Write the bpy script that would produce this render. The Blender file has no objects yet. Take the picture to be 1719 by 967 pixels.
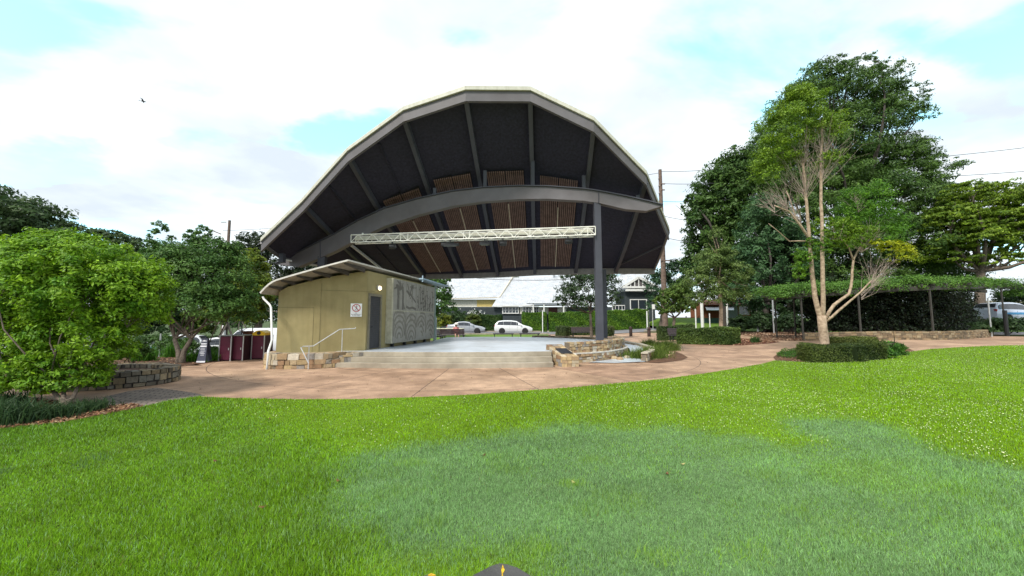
import bpy, bmesh, math, random
import numpy as np
from mathutils import Vector, Matrix
R = math.radians
C = bpy.context.scene.collection
SC = bpy.context.scene
# ------------------------------------------------------------------ camera, sky, sun, exposure
F = 640.0; HZ = 537.0; PITCH = math.atan((HZ - 483.5) / F); EYE = 1.65
cam = bpy.data.objects.new('camera', bpy.data.cameras.new('camera')); C.objects.link(cam)
cam.location = (0, 0, EYE); cam.rotation_euler = (math.pi / 2 + PITCH, 0, 0)
cam.data.sensor_width = 36; cam.data.lens = F / 1719 * 36
cam.data.clip_start = 0.05; cam.data.clip_end = 3000
SC.camera = cam
SUN_EL, SUN_ROT = 50, 215          # sun behind thin cloud, behind and to the left of the viewer
w = bpy.data.worlds.new('World'); SC.world = w; w.use_nodes = True
nt = w.node_tree; nt.nodes.clear()
def N(t, **k):
    n = nt.nodes.new(t)
    for a, b in k.items(): setattr(n, a, b)
    return n
out = N('ShaderNodeOutputWorld'); bg = N('ShaderNodeBackground'); bg.inputs[1].default_value = 0.1
sky = N('ShaderNodeTexSky'); sky.sky_type = 'NISHITA'; sky.sun_disc = False
sky.sun_elevation = R(SUN_EL); sky.sun_rotation = R(SUN_ROT)
tc = N('ShaderNodeTexCoord'); sep = N('ShaderNodeSeparateXYZ'); nt.links.new(tc.outputs['Generated'], sep.inputs[0])
# cloud layer: direction projected on a high flat layer
def M(op, a, b=None, c=None):
    n = N('ShaderNodeMath', operation=op)
    for i, v in enumerate((a, b, c)):
        if v is None: continue
        if isinstance(v, (int, float)): n.inputs[i].default_value = v
        else: nt.links.new(v, n.inputs[i])
    return n.outputs[0]
zz = M('ADD', M('MAXIMUM', sep.outputs[2], 0.0), 0.16)
cmb = N('ShaderNodeCombineXYZ')
nt.links.new(M('DIVIDE', sep.outputs[0], zz), cmb.inputs[0]); nt.links.new(M('DIVIDE', sep.outputs[1], zz), cmb.inputs[1])
mp = N('ShaderNodeMapping'); mp.inputs['Location'].default_value = (5.1, 1.7, 0); mp.inputs['Rotation'].default_value = (0, 0, R(28)); mp.inputs['Scale'].default_value = (0.75, 1.25, 1)
nt.links.new(cmb.outputs[0], mp.inputs[0])
n1 = N('ShaderNodeTexNoise'); n1.inputs['Scale'].default_value = 1.1; n1.inputs['Detail'].default_value = 9; n1.inputs['Roughness'].default_value = 0.52; n1.inputs['Distortion'].default_value = 0.25
nt.links.new(mp.outputs[0], n1.inputs['Vector'])
r1 = N('ShaderNodeValToRGB'); r1.color_ramp.elements[0].position = 0.33; r1.color_ramp.elements[1].position = 0.46
r1.color_ramp.interpolation = 'EASE'
# openings of clear sky in the cloud layer: (x, y on the layer, length, width, turn)
cov = M('ADD', n1.outputs[0], 0.035)
n1b = N('ShaderNodeTexNoise'); n1b.inputs['Scale'].default_value = 3.0; n1b.inputs['Detail'].default_value = 6; nt.links.new(cmb.outputs[0], n1b.inputs['Vector'])
sx = N('ShaderNodeSeparateXYZ'); nt.links.new(cmb.outputs[0], sx.inputs[0])
def opening(px, py, la, wb, deg, amt):
    global cov
    u = (px - 859.5) / F; v = (483.5 - py) / F; d = Vector((u, math.cos(PITCH) - v * math.sin(PITCH), math.sin(PITCH) + v * math.cos(PITCH))).normalized()
    cx, cy = d.x / (d.z + .16), d.y / (d.z + .16); c, s = math.cos(R(deg)), math.sin(R(deg))
    X = M('SUBTRACT', sx.outputs[0], cx); Y = M('SUBTRACT', sx.outputs[1], cy)
    a = M('DIVIDE', M('ADD', M('MULTIPLY', X, c), M('MULTIPLY', Y, s)), la); b = M('DIVIDE', M('SUBTRACT', M('MULTIPLY', Y, c), M('MULTIPLY', X, s)), wb)
    q = M('ADD', M('MULTIPLY', a, a), M('MULTIPLY', b, b)); q = M('ADD', q, M('MULTIPLY', M('SUBTRACT', n1b.outputs[0], .5), 3.2))
    f = M('MAXIMUM', M('SUBTRACT', 1.0, q), 0.0); cov = M('SUBTRACT', cov, M('MULTIPLY', M('MINIMUM', f, 1.0), amt))
for a in ((600, 215, .36, .18, -20, .17), (90, 270, 1.0, .22, 0, .16), (1640, 60, .4, .15, 10, .17), (500, 330, .5, .2, 0, .12), (330, 50, .3, .05, 20, .07), (1700, 225, .35, .12, 0, .12), (760, 60, .2, .06, 30, .06), (30, 40, .3, .1, 0, .1)): opening(*a)
nt.links.new(cov, r1.inputs[0])
n2 = N('ShaderNodeTexNoise'); n2.inputs['Scale'].default_value = 1.7; n2.inputs['Detail'].default_value = 7; n2.inputs['Roughness'].default_value = 0.5
mp2 = N('ShaderNodeMapping'); mp2.inputs['Location'].default_value = (7.7, 2.1, 3); nt.links.new(cmb.outputs[0], mp2.inputs[0]); nt.links.new(mp2.outputs[0], n2.inputs['Vector'])
r2 = N('ShaderNodeValToRGB')
r2.color_ramp.elements[0].position = 0.35; r2.color_ramp.elements[0].color = (2.75, 3.08, 3.4, 1)
r2.color_ramp.elements[1].position = 0.62; r2.color_ramp.elements[1].color = (3.95, 4.25, 4.4, 1)
nt.links.new(n2.outputs[0], r2.inputs[0])
veil = N('ShaderNodeMix', data_type='RGBA', blend_type='ADD'); veil.inputs[0].default_value = 1.0
nt.links.new(sky.outputs[0], veil.inputs[6]); veil.inputs[7].default_value = (0.7, 2.8, 2.9, 1)
mx = N('ShaderNodeMix', data_type='RGBA')
nt.links.new(r1.outputs[0], mx.inputs[0]); nt.links.new(veil.outputs[2], mx.inputs[6]); nt.links.new(r2.outputs[0], mx.inputs[7])
nt.links.new(mx.outputs[2], bg.inputs[0]); nt.links.new(bg.outputs[0], out.inputs[0])
sun = bpy.data.objects.new('sun', bpy.data.lights.new('sun', 'SUN')); C.objects.link(sun)
sun.data.energy = 1.5; sun.data.angle = R(12); sun.data.color = (1, 0.95, 0.87)
az = R(SUN_ROT)   # direction towards the sun
sd = Vector((math.sin(az) * math.cos(R(SUN_EL)), math.cos(az) * math.cos(R(SUN_EL)), math.sin(R(SUN_EL))))
sun.rotation_euler = sd.to_track_quat('Z', 'Y').to_euler()
SC.view_settings.view_transform = 'Standard'; SC.view_settings.look = 'None'
SC.view_settings.gamma = 1; SC.view_settings.use_curve_mapping = False
SC.view_settings.exposure = 1.56
SC.cycles.max_bounces = 5; SC.cycles.diffuse_bounces = 3; SC.cycles.glossy_bounces = 2; SC.cycles.transparent_max_bounces = 4
SC.cycles.use_denoising = True
# ------------------------------------------------------------------ helpers: placing
def ray(x, y):
    u = (x - 859.5) / F; v = (483.5 - y) / F
    return (u, math.cos(PITCH) - v * math.sin(PITCH), math.sin(PITCH) + v * math.cos(PITCH))
def G(x, y, z=0.0):
    r = ray(x, y); t = (z - EYE) / r[2]; return Vector((r[0] * t, r[1] * t, z))
def D(x, y, Y):
    r = ray(x, y); t = Y / r[1]; return Vector((r[0] * t, Y, EYE + r[2] * t))
def ss(v, a, b):
    t = min(1, max(0, (v - a) / (b - a))); return t * t * (3 - 2 * t)
def zg(x, y):      # the ground rises gently on the right and falls to a street on the left
    z = 0.55 * ss(x, 9, 21) * ss(y, 4, 18)
    z -= 1.0 * ss(-x, 11.5, 20) * ss(y, 15, 27)
    return z
def PX(x, y, z=None):     # ground point seen at a place of the photograph, iterated on the terrain
    p = G(x, min(y, 1e9), 0)
    zc = 0
    for _ in range(30):
        p = G(x, y, zc); zc = 0.5 * zc + 0.5 * zg(p.x, p.y)
    return Vector((p.x, p.y, zg(p.x, p.y)))
def onY(x, Y):    # ground point in direction x at distance Y
    X = (x - 859.5) / F * (Y * math.cos(PITCH) - 1.5 * math.sin(PITCH)); return Vector((X, Y, zg(X, Y)))
# ------------------------------------------------------------------ helpers: objects
def tag(o, label=None, cat=None, group=None, kind=None):
    if label: o['label'] = label
    if cat: o['category'] = cat
    if group: o['group'] = group
    if kind: o['kind'] = kind
    return o
def thing(name, label, cat, loc=(0, 0, 0), rz=0, group=None):
    o = bpy.data.objects.new(name, None); C.objects.link(o); o.location = loc; o.rotation_euler = (0, 0, rz)
    o.empty_display_size = 0.2
    return tag(o, label, cat, group)
class MB:
    def __init__(s): s.v = []; s.f = []; s.mi = []; s.col = []; s.m = 0; s.c = (1, 1, 1)
    def face(s, idx): s.f.append(tuple(idx)); s.mi.append(s.m); s.col.append(s.c)
    def poly(s, pts):
        b = len(s.v); s.v += [tuple(p) for p in pts]; s.face(range(b, b + len(pts)))
    def box(s, c, d, rz=0, rx=0, ry=0):
        b = len(s.v); mt = Matrix.Translation(Vector(c)) @ Matrix.Rotation(rz, 4, 'Z') @ Matrix.Rotation(ry, 4, 'Y') @ Matrix.Rotation(rx, 4, 'X')
        for i in (-1, 1):
            for j in (-1, 1):
                for k in (-1, 1): s.v.append(tuple(mt @ Vector((i * d[0] / 2, j * d[1] / 2, k * d[2] / 2))))
        for f in ((0, 1, 3, 2), (4, 6, 7, 5), (0, 4, 5, 1), (2, 3, 7, 6), (0, 2, 6, 4), (1, 5, 7, 3)): s.face([b + q for q in f])
    def box8(s, p):     # p: 4 lower, 4 upper corners in the same order
        b = len(s.v); s.v += [tuple(q) for q in p]
        for f in ((0, 3, 2, 1), (4, 5, 6, 7), (0, 1, 5, 4), (1, 2, 6, 5), (2, 3, 7, 6), (3, 0, 4, 7)): s.face([b + q for q in f])
    def bar(s, P, Q, w, h, drop=0.5):      # box beam from P to Q, width w (sideways) and height h; drop 1 = hangs wholly below the line
        P, Q = Vector(P), Vector(Q); d = (Q - P).normalized()
        side = d.cross(Vector((0, 0, 1)))
        side = Vector((1, 0, 0)) if side.length < 1e-3 else side.normalized()
        up = side.cross(d).normalized()
        a = side * w / 2; lo = -up * h * drop; hi = up * h * (1 - drop)
        s.box8([P - a + lo, P + a + lo, Q + a + lo, Q - a + lo, P - a + hi, P + a + hi, Q + a + hi, Q - a + hi])
    def tube(s, pts, r, n=8, cap=True):
        pts = [Vector(p) for p in pts]; r = r if hasattr(r, '__len__') else [r] * len(pts)
        b = len(s.v); ref = None
        for i, p in enumerate(pts):
            d = (pts[min(i + 1, len(pts) - 1)] - pts[max(i - 1, 0)]).normalized()
            if ref is None: ref = Vector((0, 0, 1)) if abs(d.z) < .9 else Vector((1, 0, 0))
            x = d.cross(ref).normalized(); y = d.cross(x).normalized(); ref = -y if False else ref
            for k in range(n):
                a = 2 * math.pi * k / n; s.v.append(tuple(p + (x * math.cos(a) + y * math.sin(a)) * r[i]))
        for i in range(len(pts) - 1):
            for k in range(n):
                a = b + i * n + k; c = b + i * n + (k + 1) % n; s.face((a, c, c + n, a + n))
        if cap:
            s.face([b + k for k in range(n)][::-1]); s.face([b + (len(pts) - 1) * n + k for k in range(n)])
    def lathe(s, c, prof, n=16, axis='Z'):
        b = len(s.v); c = Vector(c)
        for (r, z) in prof:
            for k in range(n):
                a = 2 * math.pi * k / n; q = (r * math.cos(a), r * math.sin(a), z)
                if axis == 'Y': q = (q[0], q[2], q[1])
                if axis == 'X': q = (q[2], q[0], q[1])
                s.v.append(tuple(c + Vector(q)))
        for i in range(len(prof) - 1):
            for k in range(n):
                a = b + i * n + k; d = b + i * n + (k + 1) % n; s.face((a, d, d + n, a + n))
        s.face([b + k for k in range(n)][::-1]); s.face([b + (len(prof) - 1) * n + k for k in range(n)])
    def prism(s, pts, z0, z1):      # plan polygon between two heights (numbers or functions)
        n = len(pts); b = len(s.v); f0 = z0 if callable(z0) else (lambda x, y: z0); f1 = z1 if callable(z1) else (lambda x, y: z1)
        for p in pts: s.v.append((p[0], p[1], f0(p[0], p[1])))
        for p in pts: s.v.append((p[0], p[1], f1(p[0], p[1])))
        s.face([b + i for i in range(n)][::-1]); s.face([b + n + i for i in range(n)])
        for i in range(n):
            j = (i + 1) % n; s.face((b + i, b + j, b + n + j, b + n + i))
    def build(s, name, m, parent=None, smooth=False, bevel=0, loc=None, fixn=True):
        me = bpy.data.meshes.new(name); me.from_pydata(s.v, [], s.f)
        mats = m if isinstance(m, (list, tuple)) else [m]
        for q in mats: me.materials.append(q)
        me.polygons.foreach_set('material_index', s.mi)
        ca = me.attributes.new('Col', 'FLOAT_COLOR', 'FACE'); ca.data.foreach_set('color', [q for c in s.col for q in (*c, 1)])
        if fixn:
            bm = bmesh.new(); bm.from_mesh(me); bmesh.ops.recalc_face_normals(bm, faces=bm.faces); bm.to_mesh(me); bm.free()
        if smooth is True: me.polygons.foreach_set('use_smooth', [True] * len(me.polygons))
        me.update()
        o = bpy.data.objects.new(name, me); C.objects.link(o)
        if loc is not None: o.location = loc
        if parent: o.parent = parent
        if smooth == 'auto':
            me.polygons.foreach_set('use_smooth', [True] * len(me.polygons)); me.set_sharp_from_angle(angle=R(35))
        if bevel:
            b = o.modifiers.new('bevel', 'BEVEL'); b.width = bevel; b.segments = 2; b.limit_method = 'ANGLE'; b.angle_limit = R(40)
        return o
def wl(o, root):        # parts modelled in world coordinates under a root that stands elsewhere
    o.parent = root; o.matrix_parent_inverse = (Matrix.Translation(root.location) @ root.rotation_euler.to_matrix().to_4x4()).inverted(); return o
def sub(o, par):      # sub-part of a part that was placed by wl()
    o.parent = par; o.matrix_parent_inverse = Matrix.Identity(4); return o
def copy_tree(o, parent=None):
    c = o.copy(); C.objects.link(c); c.parent = parent
    for ch in list(o.children): copy_tree(ch, c)
    return c
def textmesh(s, size, extr=0.002, align='CENTER'):
    cu = bpy.data.curves.new('t', 'FONT'); cu.body = s; cu.size = size; cu.extrude = extr; cu.align_x = align; cu.align_y = 'CENTER'
    o = bpy.data.objects.new('t', cu); C.objects.link(o); bpy.context.view_layer.update()
    me = bpy.data.meshes.new_from_object(o.evaluated_get(bpy.context.evaluated_depsgraph_get()))
    bpy.data.objects.remove(o); return me
# ------------------------------------------------------------------ helpers: materials
def mat(name, col, rough=0.7, metal=0.0, var=0.12, scale=6.0, bump=0.0, bscale=60.0, spec=0.4, col2=None, attr=False, emit=None, es=1.0, stain=0, streak=0):
    m = bpy.data.materials.new(name); m.use_nodes = True; t = m.node_tree; b = t.nodes['Principled BSDF']
    b.inputs['Roughness'].default_value = rough; b.inputs['Metallic'].default_value = metal
    b.inputs['Specular IOR Level'].default_value = spec
    L = t.links.new
    tcn = t.nodes.new('ShaderNodeTexCoord')
    no = t.nodes.new('ShaderNodeTexNoise'); no.inputs['Scale'].default_value = scale; no.inputs['Detail'].default_value = 6; no.inputs['Roughness'].default_value = .6
    L(tcn.outputs['Object'], no.inputs['Vector'])
    rp = t.nodes.new('ShaderNodeValToRGB'); c2 = col2 or tuple(c * (1 - var * 2) for c in col); c1 = tuple(min(1, c * (1 + var)) for c in col)
    rp.color_ramp.elements[0].position = .3; rp.color_ramp.elements[1].position = .7
    rp.color_ramp.elements[0].color = (*c2, 1); rp.color_ramp.elements[1].color = (*c1, 1)
    L(no.outputs[0], rp.inputs[0]); cur = rp.outputs[0]
    def mul(x, y, fac=1.0):
        q = t.nodes.new('ShaderNodeMix'); q.data_type = 'RGBA'; q.blend_type = 'MULTIPLY'; q.inputs[0].default_value = fac
        L(x, q.inputs[6]); L(y, q.inputs[7]); return q.outputs[2]
    if attr:
        at = t.nodes.new('ShaderNodeAttribute'); at.attribute_name = 'Col'; cur = mul(cur, at.outputs['Color'])
    if stain:
        n3 = t.nodes.new('ShaderNodeTexNoise'); n3.inputs['Scale'].default_value = .7; n3.inputs['Detail'].default_value = 8
        L(tcn.outputs['Object'], n3.inputs['Vector'])
        r3 = t.nodes.new('ShaderNodeValToRGB'); r3.color_ramp.elements[0].position = .35; r3.color_ramp.elements[1].position = .62
        k = 1 - stain; r3.color_ramp.elements[0].color = (k, k * .97, k * .93, 1); r3.color_ramp.elements[1].color = (1, 1, 1, 1)
        L(n3.outputs[0], r3.inputs[0]); cur = mul(cur, r3.outputs[0])
    if streak:     # rain streaks running down
        mpn = t.nodes.new('ShaderNodeMapping'); mpn.inputs['Scale'].default_value = (7, 7, .5); L(tcn.outputs['Object'], mpn.inputs[0])
        n4 = t.nodes.new('ShaderNodeTexNoise'); n4.inputs['Scale'].default_value = 1; n4.inputs['Detail'].default_value = 5; L(mpn.outputs[0], n4.inputs['Vector'])
        r4 = t.nodes.new('ShaderNodeValToRGB'); r4.color_ramp.elements[0].position = .38; r4.color_ramp.elements[1].position = .6
        k = 1 - streak; r4.color_ramp.elements[0].color = (k, k, k * .97, 1); r4.color_ramp.elements[1].color = (1, 1, 1, 1)
        L(n4.outputs[0], r4.inputs[0]); cur = mul(cur, r4.outputs[0])
    L(cur, b.inputs['Base Color'])
    if bump:
        nb = t.nodes.new('ShaderNodeTexNoise'); nb.inputs['Scale'].default_value = bscale; nb.inputs['Detail'].default_value = 4
        L(tcn.outputs['Object'], nb.inputs['Vector'])
        bp = t.nodes.new('ShaderNodeBump'); bp.inputs['Strength'].default_value = bump; bp.inputs['Distance'].default_value = .02
        L(nb.outputs[0], bp.inputs['Height']); L(bp.outputs[0], b.inputs['Normal'])
    if emit: b.inputs['Emission Color'].default_value = (*emit, 1); b.inputs['Emission Strength'].default_value = es
    return m
def leafmat(name, tr=0.3, rough=.5):
    m = bpy.data.materials.new(name); m.use_nodes = True; t = m.node_tree; b = t.nodes['Principled BSDF']; L = t.links.new
    b.inputs['Roughness'].default_value = rough; b.inputs['Specular IOR Level'].default_value = .25
    at = t.nodes.new('ShaderNodeAttribute'); at.attribute_name = 'Col'; L(at.outputs['Color'], b.inputs['Base Color'])
    tl = t.nodes.new('ShaderNodeBsdfTranslucent'); L(at.outputs['Color'], tl.inputs[0])
    mxs = t.nodes.new('ShaderNodeMixShader'); mxs.inputs[0].default_value = tr
    o = t.nodes['Material Output']; L(b.outputs[0], mxs.inputs[1]); L(tl.outputs[0], mxs.inputs[2]); L(mxs.outputs[0], o.inputs[0]); return m
def sheetmat(name, rough, n1, n2=None, bump=.3, attr=True, base=(1, 1, 1)):
    return mat(name, base, rough, attr=attr, var=n1, scale=n2 or 30, bump=bump, bscale=120)
def glassmat(name, col=(.03, .04, .05)):
    m = mat(name, col, .06, 0, var=.05, spec=.8); return m
DARKBARK = mat('dark_bark', (.055, .045, .038), .9, var=.3, scale=8)
LEAF = leafmat('leaf_surface'); GRASSM = leafmat('grass_blade', .38, .5); NEEDLE = leafmat('matt_leaf', .15, .8)
M_ = {}
def mm(k, *a, **kw):
    if k not in M_: M_[k] = mat(k, *a, **kw)
    return M_[k]
BARK = mat('grey_bark', (.14, .11, .085), .9, var=.3, scale=12, bump=.6, bscale=30)
PALEBARK = mat('pale_mottled_bark', (.42, .32, .23), .85, scale=9, var=.2, bump=.4, bscale=25, col2=(.2, .14, .09))
TWIG = mat('bare_twig', (.42, .33, .28), .9)
CONC = mat('stage_concrete', (.40, .355, .28), .75, var=.1, scale=3, bump=.15, stain=.25)
CONCB = mat('stage_floor', (.56, .62, .69), .30, var=.08, scale=2, bump=.06, stain=.25, spec=.5)
STEEL = mat('charcoal_steel', (.062, .065, .084), .5, var=.08, scale=1.5, stain=.15)
STEELW = mat('warm_grey_steel', (.14, .13, .14), .5, var=.08, scale=1.5, stain=.12)
CEIL = mat('dark_ceiling', (.026, .024, .043), .85, var=.22, scale=9, bump=.2, bscale=40)
CREAM = mat('cream_metal', (.60, .58, .50), .45, var=.05, streak=.12)
WHITE = mat('white_paint', (.74, .74, .72), .45, var=.04)
TRUSSW = mat('truss_white', (.80, .79, .72), .45, var=.05)
RENDERW = mat('render_olive', (.335, .285, .14), .85, var=.06, scale=2.5, bump=.25, bscale=90, stain=.16, streak=.08)
GALV = mat('galvanised', (.5, .51, .52), .38, .5, var=.08)
BLACKM = mat('black_metal', (.02, .02, .022), .45)
MULCH = mat('bark_mulch', (1, 1, 1), .95, attr=True, var=.35, scale=18, bump=.8, bscale=45)
# ------------------------------------------------------------------ helpers: foliage
def quadmesh(name, V, nf, per, colr, m, parent=None):
    me = bpy.data.meshes.new(name); me.vertices.add(len(V)); me.vertices.foreach_set('co', V.astype(np.float32).ravel())
    me.loops.add(nf * per); me.loops.foreach_set('vertex_index', np.arange(nf * per, dtype=np.int32))
    me.polygons.add(nf); me.polygons.foreach_set('loop_start', np.arange(0, nf * per, per, dtype=np.int32))
    me.update(calc_edges=True)
    a = me.attributes.new('Col', 'FLOAT_COLOR', 'FACE'); cc = np.ones((nf, 4), np.float32); cc[:, :3] = colr
    a.data.foreach_set('color', cc.ravel()); me.materials.append(m); me.update()
    o = bpy.data.objects.new(name, me); C.objects.link(o)
    if parent: o.parent = parent
    return o
def unit(a): return a / (np.linalg.norm(a, axis=1, keepdims=True) + 1e-9)
def leaves(name, P, nrm, size, colr, m=None, parent=None, asp=.45, rng=None, droop=0):
    n = len(P); rng = rng or np.random.default_rng(1)
    t = unit(np.cross(nrm, unit(rng.normal(size=(n, 3))))); 
    if droop: t = unit(t + np.array([0, 0, -droop])); 
    b = unit(np.cross(nrm, t)); s = size[:, None]
    V = np.stack([P - t * s * .5, P + b * s * asp * .5, P + t * s * .5, P - b * s * asp * .5], 1).reshape(-1, 3)
    return quadmesh(name, V, n, 4, colr, m or LEAF, parent)
def cloud(blobs, n, rng, sub=.3, flat=.7, shell=.55, density=None):
    """points in lumpy clumps inside ellipsoids (x,y,z,rx,ry,rz[,weight])"""
    w_ = np.array([(b[3] * b[5] + b[3] * b[4]) * (b[6] if len(b) > 6 else 1) for b in blobs]); w_ = w_ / w_.sum()
    Ps, Ns, Ss = [], [], []
    sid = 0
    for b, q in zip(blobs, w_):
        k = max(20, int(n * q)); c = np.array(b[:3]); r = np.array(b[3:6])
        ns = max(6, int(5.5 / (sub * sub)) // 1); ns = min(ns, max(6, k // 25))
        d = unit(rng.normal(size=(ns, 3))); d[:, 2] = np.where(d[:, 2] < -.55, -d[:, 2], d[:, 2])
        rad = (shell + (1 - shell) * rng.random((ns, 1)) ** .6) * rng.uniform(.86, 1.1, (ns, 1))
        sc = c + d * rad * r; sr = sub * rng.uniform(.6, 1.25, ns)
        i = rng.integers(0, ns, k)
        g = unit(rng.normal(size=(k, 3))) * (rng.random((k, 1)) ** .45); g[:, 2] *= flat
        P = sc[i] + g * sr[i][:, None] * r.mean()
        nr = unit(g + np.array([0, 0, .55]) + .55 * d[i] + .65 * rng.normal(size=(k, 3)))
        Ps.append(P); Ns.append(nr); Ss.append(i + sid); sid += ns
    return np.concatenate(Ps), np.concatenate(Ns), np.concatenate(Ss)
def leafcol(cA, cB, sub, rng, jitter=.18, tip=None, tipw=None):
    ns = sub.max() + 1; m1 = rng.random(ns)[sub] * .6 + rng.random(len(sub)) * .4
    c = np.array(cA)[None] * (1 - m1[:, None]) + np.array(cB)[None] * m1[:, None]
    c = c * (1 + jitter * rng.normal(size=(len(sub), 1)))
    return np.clip(c, .004, 1)
def pblob(px, py, rx, ry, Y, dep=None, wt=1):
    c = D(px, py, Y); k = Y / F
    return (c.x, c.y, c.z, rx * k, (dep if dep else (rx + ry) / 2 * k), ry * k, wt)
def limb(mb, A, B, r0, r1, rng, bend=.12, n=5):
    A, B = Vector(A), Vector(B); L = (B - A).length; pts = []; rr = []
    off = Vector(rng.normal(size=3)) * L * bend
    for i in range(n + 1):
        t = i / n; pts.append(A.lerp(B, t) + off * math.sin(math.pi * t)); rr.append(r0 * (1 - t) + r1 * t)
    mb.tube(pts, rr, 7, cap=False)
def tree(name, label, cat, base, blobs, n, leaf, cA, cB, tr=.2, split=.35, barkm=None, group=None, seed=1, m=None, sub=.3, shell=.5, flat=.7, asp=.45, multi=1, lsd=.3, limbs=True, lr=.42):
    rng = np.random.default_rng(seed); root = thing(name, label, cat, base, 0, group); base = Vector(base)
    P, Nn, S = cloud(blobs, n, rng, sub, flat, shell)
    sz = leaf * np.clip(1 + lsd * rng.normal(size=len(P)), .4, 2)
    o = leaves('crown', P, Nn, sz, leafcol(cA, cB, S, rng), m, None, asp, rng); wl(o, root)
    mb = MB(); top = max(b[2] + b[5] * .4 for b in blobs); cx = sum(b[0] for b in blobs) / len(blobs); cy = sum(b[1] for b in blobs) / len(blobs)
    z1 = base.z + (top - base.z) * split; fork = Vector((base.x * .75 + cx * .25, base.y * .75 + cy * .25, z1))
    for k in range(multi):
        o2 = Vector(((k - (multi - 1) / 2) * tr * 1.3, 0, 0)); f2 = fork + o2 * 5
        mb.tube([base + o2 - Vector((0, 0, .15)), base + o2 * 1.1 + Vector((0, 0, .2)), base.lerp(f2, .5) + Vector((rng.normal() * tr * .5, 0, 0)), f2], [tr * 1.35, tr, tr * .85, tr * .7], 10)
        for i, b in enumerate(blobs):
            if multi > 1 and i % multi != k: continue
            if not limbs: continue
            c = Vector(b[:3]); 
            limb(mb, f2, c, tr * lr, tr * .10, rng)
            for q in range(3):
                e = c + Vector(rng.normal(size=3)) * min(b[3], b[5]) * .45; limb(mb, f2.lerp(c, .6), e, tr * lr * .45, tr * .04, rng)
    wl(mb.build('trunk', barkm or BARK, None, smooth=True), root)
    return root
def shrub(name, label, cat, base, blobs, n, leaf, cA, cB, group=None, seed=1, sub=.25, asp=.5, m=None, flat=.8):
    rng = np.random.default_rng(seed); root = thing(name, label, cat, base, 0, group)
    P, Nn, S = cloud(blobs, n, rng, sub, flat, .5); P[:, 2] = np.maximum(P[:, 2], base[2] + .02)
    o = leaves('foliage', P, Nn, leaf * np.clip(1 + .3 * rng.normal(size=len(P)), .4, 2), leafcol(cA, cB, S, rng), m, None, asp, rng); wl(o, root)
    mb = MB()
    for b in blobs:
        for q in range(4):
            limb(mb, Vector(base) + Vector(rng.normal(size=3)) * .03, Vector(b[:3]) + Vector(rng.normal(size=3)) * b[3] * .4, .025, .006, rng)
    wl(mb.build('stem', BARK, None, smooth=True), root); return root
def hedge(name, label, path, width, z1, n, leaf, cA, cB, group=None, seed=1, cat='hedge', bulge=.06, closed=False, z0f=None):
    """clipped hedge along a path of ground points"""
    rng = np.random.default_rng(seed); pts = [Vector(p) for p in path]
    root = thing(name, label, cat, pts[0], 0, group); mb = MB(); core = MB()
    if closed: pts = pts + [pts[0]]
    seg = [(pts[i + 1] - pts[i]).length for i in range(len(pts) - 1)]; tot = sum(seg)
    Ps, Ns = [], []
    ptsN = np.array([list(p) for p in pts])
    cum = np.concatenate([[0], np.cumsum(seg)])
    s = rng.random(n) * tot; i = np.clip(np.searchsorted(cum, s) - 1, 0, len(seg) - 1); t = ((s - cum[i]) / np.array(seg)[i])[:, None]
    c = ptsN[i] * (1 - t) + ptsN[i + 1] * t; dr = unit(ptsN[i + 1] - ptsN[i]); sd_ = np.stack([dr[:, 1], -dr[:, 0], 0 * s], 1)
    per = 2 * z1 + width; u = rng.random(n) * per
    side = np.where(u < z1, -1, np.where(u < 2 * z1, 1, 0))
    h = np.where(side != 0, np.where(u < z1, u, u - z1), z1); off = np.where(side != 0, side * width / 2, u - 2 * z1 - width / 2)
    wob = bulge * (np.sin(s * 2.1 + h * 3) + np.sin(s * 4.7 + 1.3) * .6 + np.sin(s*9.1+h*5)*.3)
    nr = sd_ * np.where(side == 0, 0, side)[:, None] + np.array([0, 0, 1.0]) * (side == 0)[:, None]
    P = c + sd_ * off[:, None] + np.array([0, 0, 1.]) * h[:, None] + nr * (wob - abs(rng.normal(size=n)) * .07 + .03)[:, None]
    if not closed:   # end caps
        k = max(20, int(n * width / tot / 2))
        for e, sg in ((0, -1), (-1, 1)):
            dd = (ptsN[1] - ptsN[0]) if e == 0 else (ptsN[-1] - ptsN[-2]); dd = dd / np.linalg.norm(dd); sdd = np.array([dd[1], -dd[0], 0])
            Q = ptsN[e] + sdd * ((rng.random((k, 1)) - .5) * width) + np.array([0, 0, 1.]) * rng.random((k, 1)) * z1 + dd * sg * (rng.normal(size=(k, 1)) * .03)
            P = np.concatenate([P, Q]); nr = np.concatenate([nr, np.tile(dd * sg, (k, 1))])
    nn = unit(nr + .7 * rng.normal(size=P.shape)); m1 = np.clip(.5 + .35 * np.sin(P[:, 0] * 1.7 + P[:, 2] * 3) + .35 * rng.normal(size=len(P)), 0, 1)[:, None]
    col = np.clip((np.array(cA) * (1 - m1) + np.array(cB) * m1) * (1 + .2 * rng.normal(size=(len(P), 1))), .004, 1)
    wl(leaves('foliage', P, nn, leaf * np.clip(1 + .3 * rng.normal(size=len(P)), .4, 2), col, None, None, .5, rng), root)
    core.c = tuple(np.array(cA) * .6)  # solid inner box; leaf colour darkened to stand for the shade inside
    for a in range(len(pts) - 1):
        A, B = pts[a], pts[a + 1]; d = (B - A).normalized(); q = Vector((d.y, -d.x, 0)) * (width / 2 - .09); e = d * (.06 if not closed else 0)
        z = Vector((0, 0, z1 - .08)); A2, B2 = A + (e if a == 0 else Vector()), B - (e if a == len(pts) - 2 else Vector())
        core.box8([A2 - q, A2 + q, B2 + q, B2 - q, A2 - q + z, A2 + q + z, B2 + q + z, B2 - q + z])
    wl(core.build('dark_core', NEEDLE), root)
    return root
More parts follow.
